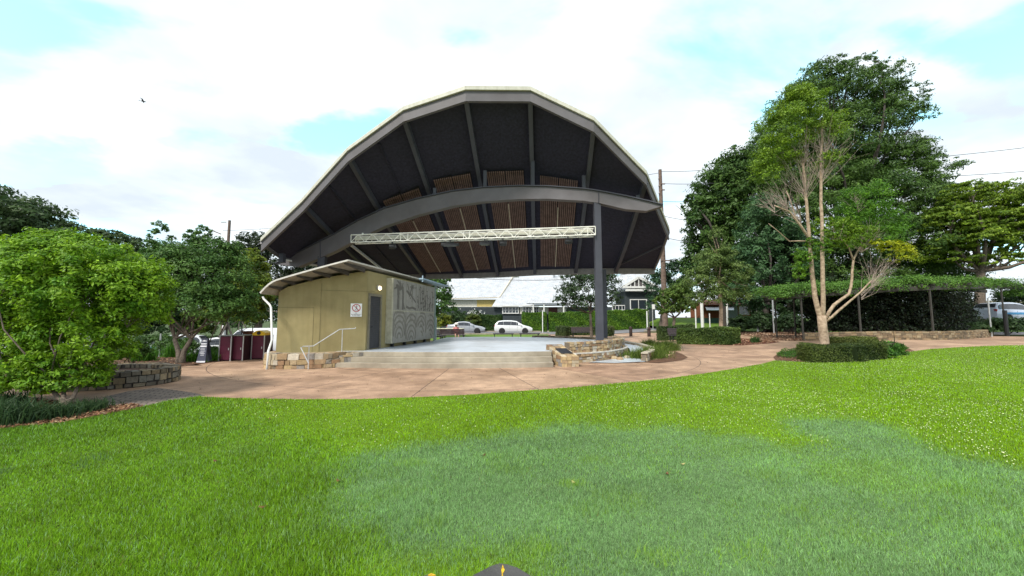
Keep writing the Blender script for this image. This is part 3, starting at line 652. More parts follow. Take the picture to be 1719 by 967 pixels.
# ---- hut on the left of the stage
O_ = Vector((-5.58, 14.63, 0)); K_ = Vector((-7.05, 14.0, 0)); L_ = Vector((-8.43, 13.75, 0))
ax = Vector((.165, .986, 0)).normalized()
S1 = O_ + ax * 6.6; L2 = L_ + ax * 5.6
def roofz(x, y):      # monopitch roof, falling to the left with a curled eave
    t = (O_.x - .35 + (y - 14) * .167) - x
    z = 3.60 - .26 * t - .012 * t * t
    if t > 2.1: z -= .9 * (t - 2.1) ** 2
    return z
hut = thing('service_hut', 'olive rendered hut with curved lean-to roof beside the stage steps', 'hut', (-7.2, 16.5, 0))
wall = MB(); foot = [O_, K_, L_, L2, S1]
wl_pts = []
for A, B in zip(foot, foot[1:] + foot[:1]):
    for i in range(5): wl_pts.append(A.lerp(B, i / 5))
wall.prism([(p.x, p.y) for p in wl_pts], 0.0, lambda x, y: roofz(x, y) - .12)
wl(wall.build('wall', RENDERW), hut)
# expression joints: slender grooves proud strips
jn = MB(); jm = mm('groove', (.20, .17, .085), .9)
def onwall(A, B, s, z, o=.004):
    d = (B - A).normalized(); n = Vector((d.y, -d.x, 0)); 
    if n.y > 0: n = -n
    return A + d * s + n * o + Vector((0, 0, z))
for A, B, s, z0, z1 in ((K_, O_, .03, .5, 3.0), (L_, K_, 1.2, .5, 2.1)):
    p = onwall(A, B, s, 0); jn.bar(p + Vector((0, 0, z0)), p + Vector((0, 0, z1)), .012, .006, .5)
jn.bar(onwall(L_, K_, .0, 2.1), onwall(L_, K_, 1.2, 2.1), .006, .012); jn.bar(onwall(K_, O_, .0, 2.74), onwall(K_, O_, 1.9, 2.74), .006, .012)
wl(jn.build('joint', jm), hut)
# roof: sheet, rafters, fascia
rf = MB(); nS_, nT = 22, 10; b0 = None
def rpt(i, j, dz):
    t = -0.34 + (2.66 + .34) * i / nS_; yy = 13.2 + (21.9 - 13.2) * j / nT
    if j == 0: yy -= .0
    x = (O_.x - .35 + (yy - 14) * .167) - t
    return (x, yy, roofz(x, yy) + dz)
for dz in (.05, 0):
    for j in range(nT + 1):
        for i in range(nS_ + 1): rf.v.append(rpt(i, j, dz))
w_ = nS_ + 1; off_ = w_ * (nT + 1)
for j in range(nT):
    for i in range(nS_):
        a = j * w_ + i; rf.m = 0; rf.face((a, a + 1, a + 1 + w_, a + w_)); rf.face((a + off_, a + w_ + off_, a + 1 + w_ + off_, a + 1 + off_))
for i in range(nS_):
    a = i; rf.face((a, a + off_, a + 1 + off_, a + 1)); a = nT * w_ + i; rf.face((a, a + 1, a + 1 + off_, a + off_))
for j in range(nT):
    a = j * w_; rf.face((a, a + w_, a + w_ + off_, a + off_)); a = j * w_ + nS_; rf.face((a, a + off_, a + w_ + off_, a + w_))
roofo = wl(rf.build('roof', mat('hut_roof_sheet', (.33, .31, .27), .6, var=.1, streak=.2), smooth='auto'), hut)
fs = MB(); fr_ = [Vector(rpt(i, 0, .035)) - Vector((0, .02, 0)) for i in range(nS_ + 1)]
for a, b in zip(fr_, fr_[1:]): fs.bar(a, b, .03, .055)
fr2 = [Vector(rpt(0, j, .035)) + Vector((.02, 0, 0)) for j in range(nT + 1)]
for a, b in zip(fr2, fr2[1:]): fs.bar(a, b, .03, .055)
wl(fs.build('fascia', mm('hutfascia', (.62, .60, .55), .45)), hut)
RAFT = mm('rafter', (.07, .06, .05), .6)
for i in (1, 5, 9, 13, 17, 20):
    p = Vector(rpt(i, 0, -.005)); q = p + Vector((.167, .986, 0)) * 1.3; q.z = p.z
    r_ = MB(); pz = Vector((0, 0, .0)); 
    wdir = Vector((.03, 0, 0)); A = p + Vector((0, .04, 0))
    r_.box8([A - wdir + Vector((0, 0, -.05)), A + wdir + Vector((0, 0, -.05)), q + wdir + Vector((0, 0, -.2)), q - wdir + Vector((0, 0, -.2)), A - wdir, A + wdir, q + wdir, q - wdir])
    wl(r_.build('rafter', RAFT), hut)
# doorway with roller shutter on the side wall
sd = Vector((ax.y, -ax.x, 0))
def side(s, o, z): return O_ + ax * s + sd * o + Vector((0, 0, z))
def sbox(mb, s0, s1, o0, o1, z0, z1):
    mb.box8([side(s0, o0, z0), side(s0, o1, z0), side(s1, o1, z0), side(s1, o0, z0), side(s0, o0, z1), side(s0, o1, z1), side(s1, o1, z1), side(s1, o0, z1)])
dr = MB(); z = .53
while z < 2.56:
    dr.box8([side(.2, .0, z), side(.2, .018, z), side(1.0, .018, z), side(1.0, .0, z), side(.2, .0, z + .07), side(.2, .004, z + .07), side(1.0, .004, z + .07), side(1.0, .0, z + .07)]); z += .072
door = wl(dr.build('roller_door', mm('shutter', (.06, .06, .066), .5)), hut)
hd = MB(); sbox(hd, .32, .46, .02, .035, 1.36, 1.40); sub(hd.build('handle', BLACKM), door)
fm = MB(); sbox(fm, .1, .2, 0, .05, .5, 2.68); sbox(fm, 1.0, 1.1, 0, .05, .5, 2.68); sbox(fm, .2, 1.0, 0, .05, 2.58, 2.68); wl(fm.build('door_frame', mm('dframe', (.20, .18, .13), .6)), hut)
# bulkhead lamp, lit
lamp = thing('wall_lamp', 'lit round bulkhead lamp above the roller door of the hut', 'lamp', side(.78, .02, 2.95))
lm = MB(); lm.lathe(side(.78, .05, 2.95), [(.10, -.05), (.10, .02), (.085, .03)], 14, 'X'); wl(lm.build('housing', mm('lamph', (.45, .43, .38), .5), smooth='auto'), lamp)
lm = MB(); lm.lathe(side(.78, .08, 2.93), [(.09, 0), (.085, .04), (.06, .075), (.02, .09)], 14, 'X'); wl(lm.build('lens', mat('lamp_lens', (.9, .85, .7), .4, emit=(1, .8, .5), es=1.3), smooth=True), lamp)
# sign on the front wall
sg = thing('warning_sign', 'white sign with red crossed circle and skateboarder on the olive hut wall', 'sign', onwall(K_, O_, (O_ - K_).length - .30, 1.8, .01))
dW = (O_ - K_).normalized(); nW = Vector((dW.y, -dW.x, 0)); nW = -nW if nW.y > 0 else nW
ctr = onwall(K_, O_, (O_ - K_).length - .36, 2.02, .008)
def sp(u, v, o=0): return ctr + dW * u + Vector((0, 0, v)) + nW * o
s_ = MB(); s_.box8([sp(-.2, -.25), sp(.2, -.25), sp(.2, -.25, .012), sp(-.2, -.25, .012), sp(-.2, .25), sp(.2, .25), sp(.2, .25, .012), sp(-.2, .25, .012)]); wl(s_.build('board', mm('signw', (.85, .86, .87), .4, var=.02)), sg)
rg = MB()
for i in range(28):
    a, b = 2 * math.pi * i / 28, 2 * math.pi * (i + 1) / 28
    rg.poly([sp(math.cos(a) * .15, .08 + math.sin(a) * .15, .016), sp(math.cos(b) * .15, .08 + math.sin(b) * .15, .016), sp(math.cos(b) * .122, .08 + math.sin(b) * .122, .016), sp(math.cos(a) * .122, .08 + math.sin(a) * .122, .016)])
rg.poly([sp(-.10, .175, .0175), sp(-.085, .19, .0175), sp(.105, -.015, .0175), sp(.09, -.03, .0175)])
wl(rg.build('red_ring', mm('signred', (.45, .02, .03), .5, var=.02), fixn=False), sg)
fg = MB()
for (a, b, c, d, w2) in ((0, .14, .0, .06, .02), (0, .06, -.04, .01, .016), (0, .06, .045, .02, .016), (-.05, .1, .06, .125, .012), (-.065, -.008, .07, -.008, .01)):
    A, B = Vector((a, b)), Vector((c, d)); n = Vector((-(B - A).y, (B - A).x)).normalized() * w2 / 2
    fg.poly([sp(A.x - n.x, A.y - n.y, .0145), sp(A.x + n.x, A.y + n.y, .0145), sp(B.x + n.x, B.y + n.y, .0145), sp(B.x - n.x, B.y - n.y, .0145)])
fg.poly([sp(.012 + math.cos(t) * .017, .163 + math.sin(t) * .017, .0145) for t in [i * .785 for i in range(8)]])
wl(fg.build('skater_symbol', BLACKM, fixn=False), sg)
rot_txt = Matrix((( dW.x, 0, nW.x), (dW.y, 0, nW.y), (0, 1, 0)))
def puttext(s, size, pos, root, m, rotm, nm='lettering'):
    me = textmesh(s, size); me.materials.append(m); o = bpy.data.objects.new(nm, me); C.objects.link(o)
    o.matrix_world = Matrix.Translation(pos) @ rotm.to_4x4(); o.parent = root
    o.matrix_parent_inverse = (Matrix.Translation(root.location) @ root.rotation_euler.to_matrix().to_4x4()).inverted(); return o
puttext('NO', .05, sp(0, -.115, .014), sg, BLACKM, rot_txt); puttext('SKATEBOARDING', .044, sp(0, -.165, .014), sg, BLACKM, rot_txt); puttext('IN THIS AREA', .044, sp(0, -.212, .014), sg, BLACKM, rot_txt)
# downpipe and eave pipe
dp = MB(); e = Vector(rpt(nS_, 0, 0)); q = Vector((L_.x - .06, L_.y - .05, 0))
dp.tube([D(441, 498, 13.3), D(443, 502, 13.3), D(453, 512, 13.25), D(455, 516, 13.22), D(456.5, 570, 13.1), D(455.5, 575, 13.05), D(451, 588, 12.95), D(450, 592, 12.9), Vector((D(449, 600, 12.9).x, 12.9, 0))], .036, 12)
wl(dp.build('downpipe', WHITE, smooth='auto'), hut)
sdr = MB(); a = L_ + Vector((-.02, .03, 0)); sdr.box8([a + Vector((0, .05, .5)), a + Vector((-.03, .05, .5)), a + Vector((-.03 + .2, .95, .5)), a + Vector((.2, .95, .5)), a + Vector((0, .05, 2.4)), a + Vector((-.03, .05, 2.4)), a + Vector((-.03 + .2, .95, 2.4)), a + Vector((.2, .95, 2.4))])
# screen box with perforated metal panels
scr = thing('artwork_screen', 'wide raised box faced with eight perforated grey panels cut with tree and leaf patterns', 'screen', side(4, .2, .5))
SB0, SB1, SBZ0, SBZ1, SBO = 1.5, 6.35, .66, 3.42, .30
bx = MB(); sbox(bx, SB0, SB1, .0, SBO, SBZ0, SBZ1); wl(bx.build('box', mm('boxcream', (.45, .43, .33), .6, streak=.1), bevel=.01), scr)
for s in (1.9, 3.1, 4.3, 5.5): ft = MB(); sbox(ft, s, s + .12, .05, .16, .5, SBZ0 - .002); wl(ft.build('bracket', BLACKM), scr)
PERF = mat('perforated_panel', (.35, .335, .30), .5, .2, var=.08, scale=3, streak=.12); PDARK = mm('panel_cut', (.15, .14, .12), .7)
PDL = mm('panel_cut_soft', (.22, .205, .17), .7)
def strokes(mb, segs, o):
    for (P, w0, w1) in segs:
        for (a, b) in zip(P, P[1:]):
            d = Vector((b[0] - a[0], b[1] - a[1])); 
            if d.length < 1e-5: continue
            n = Vector((-d.y, d.x)).normalized()
            q = [(a[0] - n.x * w0, a[1] - n.y * w0), (a[0] + n.x * w0, a[1] + n.y * w0), (b[0] + n.x * w1, b[1] + n.y * w1), (b[0] - n.x * w1, b[1] - n.y * w1)]
            mb.poly([side(min(SB1 - .05, max(SB0 + .05, u)), o, min(SBZ1 - .04, max(SBZ0 + .04, v))) for u, v in q])
rr = random.Random(8); pw = (SB1 - SB0 - .1) / 4; ph = (SBZ1 - SBZ0 - .12) / 2
for row in range(2):
    for c in range(4):
        s0 = SB0 + .05 + c * pw; zb = SBZ0 + .03 + row * (ph + .06); pm = MB(); sbox(pm, s0 + .012, s0 + pw - .012, SBO + .002, SBO + .02, zb, zb + ph)
        pn = wl(pm.build('panel', PERF), scr); segs = []
        def U(u, v): return (s0 + .03 + u * (pw - .06), zb + .03 + v * (ph - .06))
        if row == 1:
            if c == 0:
                for tx in (.35, .75): segs.append(([U(tx, 0), U(tx + .02, .5), U(tx - .04, .8)], .09 if tx < .5 else .06, .07))
                for k in range(11): a = rr.uniform(.2, 2.9); l = rr.uniform(.2, .45); segs.append(([U(.45, .68), U(.45 + math.cos(a) * l * .5, .68 + math.sin(a) * l * .5), U(.45 + math.cos(a + .4) * l, .68 + math.sin(a + .4) * l * .8)], .035, .025))
                for k in range(5): segs.append(([U(.75, .3), U(.75 + rr.uniform(-.2, .22), .02)], .03, .015))
            elif c == 1:
                segs += [([U(.55, .95), U(.35, .55), U(.02, .7)], .05, .04), ([U(.35, .6), U(.95, .3)], .04, .03), ([U(.6, .9), U(.55, .3)], .03, .02), ([U(.1, .95), U(.3, .6)], .03, .02), ([U(.02, .12), U(.3, .06), U(.6, .1), U(.97, .04)], .04, .04)]
                for k in range(10): u, v = rr.uniform(.1, .9), rr.uniform(.2, .95); segs.append(([U(u, v), U(u + .1, v + .06)], .03, .005))
            else:
                for k in range(5 if c == 2 else 3):
                    u = .12 + .2 * k * (1 if c == 2 else 1.5); hh = rr.uniform(.5, .95); segs.append(([U(u, 0), U(u + .05, hh * .5), U(u - .02, hh)], .025, .015))
                    for q in range(7): v = hh * rr.uniform(.3, 1); a = rr.uniform(0, 6.28); segs.append(([U(u, v), U(u + math.cos(a) * .16, v + math.sin(a) * .09)], .035, .006))
                for k in range(12): u, v = rr.uniform(0, 1), rr.uniform(0, .3); segs.append(([U(u, v), U(u + .08, v + .07)], .03, .01))
        else:
            cx, cy = (.5, .1) if c % 2 == 0 else (.55, -.05)
            for k in range(5):
                rad = .2 + .17 * k; aa = [math.pi * t / 9 for t in range(10)]
                if c >= 2: aa = aa[k % 3: 6 + k % 4]
                segs.append(([U(cx + math.cos(a) * rad * .85, cy + .04 * k + math.sin(a) * rad * .95) for a in aa], .035, .035))
            for k in range(9): u, v = rr.uniform(.1, .9), rr.uniform(.4, .95); segs.append(([U(u, v), U(u + rr.uniform(-.1, .1), v + rr.uniform(-.12, .12))], .04, .01))
        cut = MB(); segs = [([(min(s0 + pw - .03, max(s0 + .03, a)), min(zb + ph - .03, max(zb + .03, b))) for a, b in P], w0 * .8, w1 * .8) for P, w0, w1 in segs]
        i0 = 0
        for si, sgm in enumerate(segs): strokes(cut, [(sgm[0], sgm[1] * 1.7, sgm[2] * 1.7)], SBO + .0205 + .00035 * si)
        sub(cut.build('cut_pattern', PDARK if row == 1 else PDL, fixn=False), pn)
# second low-pitched roof edge beyond the screen
bf = thing('canopy_edge', 'pale blue metal roof edge projecting beyond the far end of the screen', 'canopy', side(6.2, .2, 3.4))
b = MB(); b.bar(side(4.6, .12, 3.72), side(7.3, .5, 3.56), .5, .07); b.box(side(4.65, .3, 3.72), (.05, .05, .32)); wl(b.build('roof_sheet', mm('bluew', (.42, .55, .66), .4)), bf)
b = MB(); b.bar(side(6.8, .15, .5), side(6.8, .15, 3.6), .09, .09); wl(b.build('post', mm('bluew2', (.30, .40, .36), .5)), bf)
# stone plinth in front of the hut
pl = thing('stone_plinth', 'tan random stone plinth along the front foot of the olive hut', 'stone wall', (-7.6, 13.2, 0))
m_ = MB(); pth = [G(655, 594, .3)[:2]] 
pth = [(-6.05, 14.0), (-6.2, 13.55), (-6.35, 13.2), (-7.2, 12.95), (-8.0, 12.93), (-8.45, 13.15), (-8.72, 13.6), (-8.9, 14.3), (-8.9, 15.0)]
pth = pth[::-1]
stonewall(m_, pth, 0, lambda s: .5, .42, .155, PAL_TAN, random.Random(3), long=1.9)
m_.c = (.35, .29, .2); m_.prism([(-8.6, 14.6), (-8.4, 13.5), (-8.0, 13.2), (-6.5, 13.3), (-6.0, 14.2), (-5.7, 14.6)], 0, .485)
wl(m_.build('stonework', STONE), pl)
m_ = MB(); stonewall(m_, [(-6.42, 13.18), (-6.0, 13.5), (-5.6, 13.86), (-5.35, 14.1)], 0, lambda s: .18 + .30 * min(1, s / 1.0), .3, .14, PAL_TAN, random.Random(5)); wl(m_.build('stepped_return', STONE), pl)
# handrail
GALVW = mm('galv_pale', (.60, .61, .62), .4, .3)
hr = thing('handrail', 'white tubular handrail climbing the steps in front of the olive wall', 'handrail', (-5.9, 13.1, 0))
A0 = D(518, 613, 12.75); A0.z = 0; P = [D(518, 610, 12.75), D(505, 583.5, 12.75), D(509, 581.5, 12.8), D(526, 581, 13.0), D(570, 553, 13.75), D(596, 551.5, 14.15), D(597, 549.5, 14.17)]
m_ = MB(); m_.tube(P, .017, 8); wl(m_.build('rail', GALVW, smooth='auto'), hr)
for (px, Y, zb_) in ((519, 12.95, 0), (575, 13.82, .5)):
    t_ = D(px, 581 if px < 550 else 552.5, Y); m_ = MB(); m_.tube([Vector((t_.x, t_.y, zb_)), t_], .015, 8); wl(m_.build('post', GALVW, smooth='auto'), hr)
# ---- stone seat wall right of the steps
sw = thing('stone_seat_wall', 'two-tier curved tan stone wall with pale ledge around the right of the stage', 'stone wall', (4.2, 16, 0))
cur = [(2.35, 14.75), (3.2, 15.2), (4.1, 15.95), (4.9, 17.0), (5.5, 18.3), (5.85, 19.8), (5.9, 20.8)]
m_ = MB(); stonewall(m_, cur, 0, .33, .4, .12, PAL_TAN, random.Random(7), long=1.6); wl(m_.build('lower_course', STONE), sw)
inner = [(p[0] - .13, p[1] + .08) for p in cur]
led = MB(); 
for a, b_ in zip(range(len(cur) - 1), range(1, len(cur))):
    led.box8([(cur[a][0] + .02, cur[a][1] - .02, .335), (inner[a][0] - .05, inner[a][1] + .03, .335), (inner[b_][0] - .05, inner[b_][1] + .03, .335), (cur[b_][0] + .02, cur[b_][1] - .02, .335), (cur[a][0] + .02, cur[a][1] - .02, .375), (inner[a][0] - .05, inner[a][1] + .03, .375), (inner[b_][0] - .05, inner[b_][1] + .03, .375), (cur[b_][0] + .02, cur[b_][1] - .02, .375)])
wl(led.build('ledge', mm('ledge', (.55, .53, .48), .7)), sw)
m_ = MB(); stonewall(m_, inner, .36, .78, .34, .12, PAL_TAN, random.Random(9), long=1.5); wl(m_.build('upper_course', STONE), sw)
m_ = MB(); stonewall(m_, [(5.62, 21.0), (5.4, 22.2), (4.8, 23.4), (3.8, 24.7), (2.4, 25.7), (1.5, 26.1)], .0, .60, .36, .13, PAL_MID, random.Random(12)); wl(m_.build('rear_course', STONE), sw)
bb = MB(); p = D(1009, 578.6, 16.25); bb.box((3.87, 16.02, .62), (.12, .05, .13), rz=.7); wl(bb.build('power_box', BLACKM), sw)
# pier with plaque
pr = thing('stone_pier', 'sloping tan stone pier with a grey plaque at the right end of the steps', 'stone pier', (1.9, 14.1, 0))
m_ = MB(); rnd = random.Random(2)
def pier_top(t): return .70 * (1 - t) + .36 * t
a0, a1 = Vector((1.32, 14.95)), Vector((1.75, 13.55)); wdt = Vector((.62, .12)); m_.c = (.3, .24, .16)
for t0, t1 in zip([i / 5 for i in range(5)], [(i + 1) / 5 for i in range(5)]):
    p0, p1 = a0.lerp(a1, t0), a0.lerp(a1, t1); h0, h1 = pier_top(t0) - .03, pier_top(t1) - .03
    m_.c = (.3, .24, .16); e_ = Vector((.02, 0))
    m_.box8([(p0.x + .02, p0.y, -.05), (p0.x + wdt.x - .02, p0.y + wdt.y, -.05), (p1.x + wdt.x - .02, p1.y + wdt.y, -.05), (p1.x + .02, p1.y + (.02 if t1 == 1 else 0), -.05), (p0.x + .02, p0.y, h0), (p0.x + wdt.x - .02, p0.y + wdt.y, h0), (p1.x + wdt.x - .02, p1.y + wdt.y, h1), (p1.x + .02, p1.y + (.02 if t1 == 1 else 0), h1)])
def stoneq(p, q, z00, z01, z10, z11, nrm, dep=.05):      # one face stone between p and q, proud of the core
    k = rnd.uniform(.82, 1.18); c = rnd.choice(PAL_TAN); m_.c = tuple(x_ * k for x_ in c); pr_ = rnd.uniform(.0, .02); n = Vector(nrm).normalized()
    P3 = lambda a, z, o: (a.x + n.x * o, a.y + n.y * o, z)
    m_.box8([P3(p, z00, -dep), P3(p, z00, pr_), P3(q, z10, pr_ + rnd.uniform(-.01, .01)), P3(q, z10, -dep), P3(p, z01, -dep), P3(p, z01, pr_), P3(q, z11, pr_), P3(q, z11, -dep)])
for (A_, B_, nrm, n, fa, fb) in ((a0, a1, (-1, -.3), 7, 0, 1), (a0 + wdt, a1 + wdt, (1, .3), 7, 0, 1), (a1, a1 + wdt, (.2, -1), 4, 1, 1), (a0, a0 + wdt, (-.2, 1), 3, 0, 0)):
    z = 0
    while z < .7:
        hh = rnd.uniform(.1, .15); t = 0
        while t < 1:
            dt = rnd.uniform(.12, .3) * (1 if n > 4 else 1.5); t1 = min(1, t + dt); tp0, tp1 = pier_top(fa + (fb - fa) * t), pier_top(fa + (fb - fa) * t1)
            zt0, zt1 = min(z + hh - .008, tp0), min(z + hh - .008, tp1)
            if zt0 > z + .03 and zt1 > z + .02: stoneq(A_.lerp(B_, t + .01), A_.lerp(B_, t1 - .01), z, zt0, z, zt1, nrm)
            t = t1
        z += hh
for i in range(6):
    for j in range(3):
        t0, t1 = i / 6 + .01, (i + 1) / 6 - .01; u0, u1 = j / 3 + .02, (j + 1) / 3 - .02; q = [a0.lerp(a1, t0) + wdt * u0, a0.lerp(a1, t0) + wdt * u1, a0.lerp(a1, t1) + wdt * u1, a0.lerp(a1, t1) + wdt * u0]; zt = [pier_top(t0), pier_top(t0), pier_top(t1), pier_top(t1)]
        k = rnd.uniform(.8, 1.15); c = rnd.choice(PAL_TAN); m_.c = tuple(x_ * k for x_ in c); dz = rnd.uniform(-.006, .008)
        m_.box8([(a.x, a.y, z_ - .06) for a, z_ in zip(q, zt)] + [(a.x, a.y, z_ + dz) for a, z_ in zip(q, zt)])
wl(m_.build('stonework', STONE), pr)
pq = MB(); q = [a0.lerp(a1, .42) + wdt * .18, a0.lerp(a1, .42) + wdt * .86, a0.lerp(a1, .8) + wdt * .86, a0.lerp(a1, .8) + wdt * .18]; zt = [pier_top(.42) + .012, pier_top(.42) + .012, pier_top(.8) + .012, pier_top(.8) + .012]
pq.box8([(a.x, a.y, z_) for a, z_ in zip(q, zt)] + [(a.x, a.y, z_ + .022) for a, z_ in zip(q, zt)]); wl(pq.build('plaque', mm('plaque', (.05, .055, .065), .3, .4)), pr)
# ramp and outer low wall
rampf = [(2.9, 14.85), (3.9, 14.6), (5.2, 15.1), (6.0, 16.6), (6.7, 18.6), (7.0, 21), (6.8, 24), (5.2, 23.2), (5.95, 21), (5.95, 19.6), (5.6, 18.1), (5.0, 16.9), (4.2, 15.9), (3.2, 15.1)]
drape('ramp', rampf, CONCB, .03, .6, zf=lambda x, y: zg(x, y) + .22 * ss(y, 15, 21))
ow = thing('curved_kerb_wall', 'thin low stone wall with pale cap curving round the ramp by the grass clumps', 'low wall', (8, 18, 0))
op = [(5.3, 15.2), (6.1, 16.6), (6.8, 18.6), (7.1, 21), (6.9, 24)]
m_ = MB(); stonewall(m_, op, 0, .30, .2, .13, PAL_TAN, random.Random(15)); wl(m_.build('stonework', STONE), ow)
cp = MB(); 
for a, b_ in zip(op, op[1:]): cp.bar((a[0] - .08, a[1], .34), (b_[0] - .08, b_[1], .34), .26, .05, .5)
wl(cp.build('cap', mm('capst', (.46, .41, .32), .8)), ow)
for i, (px, py, s) in enumerate(((1031, 604, .16), (1041, 605, .2), (1052, 603, .14), (1060, 602, .17), (1069, 600, .13), (1024, 603, .1))):
    p = PX(px, py); m_ = MB(); c = PAL_TAN[i % 6]; m_.c = c; rs = random.Random(i)
    m_.lathe((0, 0, 0), [(s * .6, -.03), (s * .95, .03), (s * .9, .10), (s * .5, .16)], 7); o = m_.build('edging_stone', STONE, loc=p, bevel=.01)
    o.rotation_euler = (0, 0, i * 1.1); o.scale = (1.1, .8, .8 + .2 * rs.random()); tag(o, 'rough tan stone lying along the open edge of the ramp', 'stone', 'loose stones edging the ramp')
# ================================================================== BANDSHELL ROOF
BPX = [(474, 427), (637, 458), (713, 457), (776, 456), (836, 454), (898, 450), (966, 448), (1033, 447), (1098, 447)]
VPX = [(440, 401), (510, 334), (585, 250), (678, 182), (782, 147.5), (890, 148.5), (996, 199), (1084, 289), (1122, 383)]
VY = [17.6, 17.2, 16.1, 15.3, 15.1, 15.4, 15.3, 16.3, 18.8]
HB = 4.98
Bv = [G(x, y, HB) for x, y in BPX]; Vv = [D(x, y, Y) for (x, y), Y in zip(VPX, VY)]
roof = thing('bandshell_roof', 'huge faceted charcoal band shell roof with cream edge and long curved beam on steel columns', 'bandshell roof', (-1, 19, .5))
def rp_(i, t, dz=0):     # point on rib line i: 0 front .. 1 back, very slightly bowed
    p = Vv[i].lerp(Bv[i], t); L = (Bv[i] - Vv[i]).length; p.z += .028 * L * math.sin(math.pi * t) * (-1 if 2 <= i <= 7 else -.5) + dz; return p
def sp_(u, t, dz=0):
    i = min(7, int(u)); f_ = u - i; return rp_(i, t, dz).lerp(rp_(i + 1, t, dz), f_)
dk = MB(); nt_ = 12; cols_ = [i * .5 for i in range(17)]; wd_ = len(cols_)
for dz in (.0, -.14):
    for j in range(nt_ + 1):
        for u in cols_: dk.v.append(tuple(sp_(u, j / nt_, dz - .04)))
o2 = wd_ * (nt_ + 1)
for j in range(nt_):
    for i in range(wd_ - 1):
        a = j * wd_ + i; dk.m = 1; dk.face((a, a + 1, a + 1 + wd_, a + wd_)); dk.m = 0; dk.face((a + o2, a + wd_ + o2, a + 1 + wd_ + o2, a + 1 + o2))
dk.m = 1
for i in range(wd_ - 1):
    dk.face((i, i + o2, i + 1 + o2, i + 1)); a = nt_ * wd_ + i; dk.face((a, a + 1, a + 1 + o2, a + o2))
for j in range(nt_):
    a = j * wd_; dk.face((a, a + wd_, a + wd_ + o2, a + o2)); a = j * wd_ + wd_ - 1; dk.face((a, a + o2, a + wd_ + o2, a + wd_))
wl(dk.build('ceiling', [CEIL, mm('roofsheet', (.5, .5, .47), .4, .2)], fixn=False), roof)
for i in range(1, 8):
    r_ = MB()
    pts = [rp_(i, t, -.19) for t in (.02, .2, .4, .6, .8, 1.0)]
    for a, b in zip(pts, pts[1:]): r_.bar(a, b, .19, .26, 1.0)
    wl(r_.build('rib', STEEL), roof)
for u in (1.5, 2.5):
    r_ = MB(); pts = [sp_(u, t, -.185) for t in (.04, .35, .6, .98)]
    for a, b in zip(pts, pts[1:]): r_.bar(a, b, .07, .08, 1.0)
    wl(r_.build('purlin', CEIL), roof)
r_ = MB(); r_.bar(sp_(7.0, .93, -.22), sp_(8, .25, -.22), .05, .09); wl(r_.build('brace', STEEL), roof)
for i in range(8):      # front edge: cream capping over a grey fascia beam, one length per facet
    a, b = Vv[i], Vv[i + 1]; out_ = Vector((0, -.1, 0))
    g = MB(); g.box8([a + Vector((0, .10, -.60)), a + Vector((0, -.05, -.60)), b + Vector((0, -.05, -.60)), b + Vector((0, .10, -.60)), a + Vector((0, .10, -.15)), a + Vector((0, -.05, -.15)), b + Vector((0, -.05, -.15)), b + Vector((0, .10, -.15))])
    wl(g.build('fascia_beam', STEELW), roof)
    g = MB(); g.box8([a + Vector((0, .16, -.155)), a + Vector((0, -.13, -.155)), b + Vector((0, -.13, -.155)), b + Vector((0, .16, -.155)), a + Vector((0, .16, .02)), a + Vector((0, -.13, .02)), b + Vector((0, -.13, .02)), b + Vector((0, .16, .02))])
    wl(g.build('edge_capping', CREAM, bevel=.01), roof)
g = MB(); pts = [sp_(8, t, .0) for t in (0, .25, .5, .75, 1)]
for a, b in zip(pts, pts[1:]): g.bar(a, b, .10, .30, .9)
wl(g.build('side_edge', STEELW), roof)
g = MB(); pts = [sp_(0, t, 0) for t in (0, .5, 1)] + [Bv[1]]
for a, b in zip(pts, pts[1:]): g.bar(a, b, .10, .30, .9)
wl(g.build('side_edge', STEELW), roof)
g = MB(); pts = [Bv[0], Bv[1]]
for a, b in zip(pts, pts[1:]): g.bar(a + Vector((.1, .05, -.28)), b + Vector((.1, .05, -.28)), .12, .08)
wl(g.build('gutter', WHITE), roof)
g = MB()
for a, b in zip(Bv[1:], Bv[2:]): g.bar(a + Vector((0, .0, -.12)), b + Vector((0, .0, -.12)), .2, .36, 1)
wl(g.build('back_beam', mm('backbeam', (.22, .2, .19), .5)), roof)
# curved arch beam
atop = [(463, 443), (500, 425), (540, 404.5), (563, 393), (600, 371.5), (644, 351), (700, 334.5), (760, 321.5), (812, 315.5), (870, 313), (920, 313.5), (981, 318), (1005, 321.5), (1050, 330), (1090, 339), (1113, 345)]
abot = [(463.5, 443.6), (500, 448), (540, 431.5), (563, 421), (600, 401), (644, 380), (700, 361), (760, 345.5), (812, 338), (870, 334), (920, 333.5), (981, 337), (1005, 340.5), (1050, 351), (1085, 354), (1112.5, 345.8)]
def AP(p, o=0):
    k = (p[0] - 859.5) / F; Y = 17.65 / (1 + .176 * k); v = D(p[0], p[1], Y); return v + Vector((.17, .985, 0)) * o
g = MB()
for i in range(len(atop)):
    for q, o in ((atop[i], 0), (abot[i], 0), (abot[i], .34), (atop[i], .34)): g.v.append(tuple(AP(q, o)))
for i in range(len(atop) - 1):
    a = i * 4
    for k in range(4): g.face((a + k, a + (k + 1) % 4, a + 4 + (k + 1) % 4, a + 4 + k))
g.face((0, 1, 2, 3)); e_ = 4 * (len(atop) - 1); g.face((e_ + 3, e_ + 2, e_ + 1, e_))
wl(g.build('arch_beam', STEELW), roof)
g = MB()
for a, b in zip(atop, atop[1:]): g.bar(AP(a, -.03) + Vector((0, 0, .03)), AP(b, -.03) + Vector((0, 0, .03)), .1, .045)
wl(g.build('arch_flange', STEEL), roof)
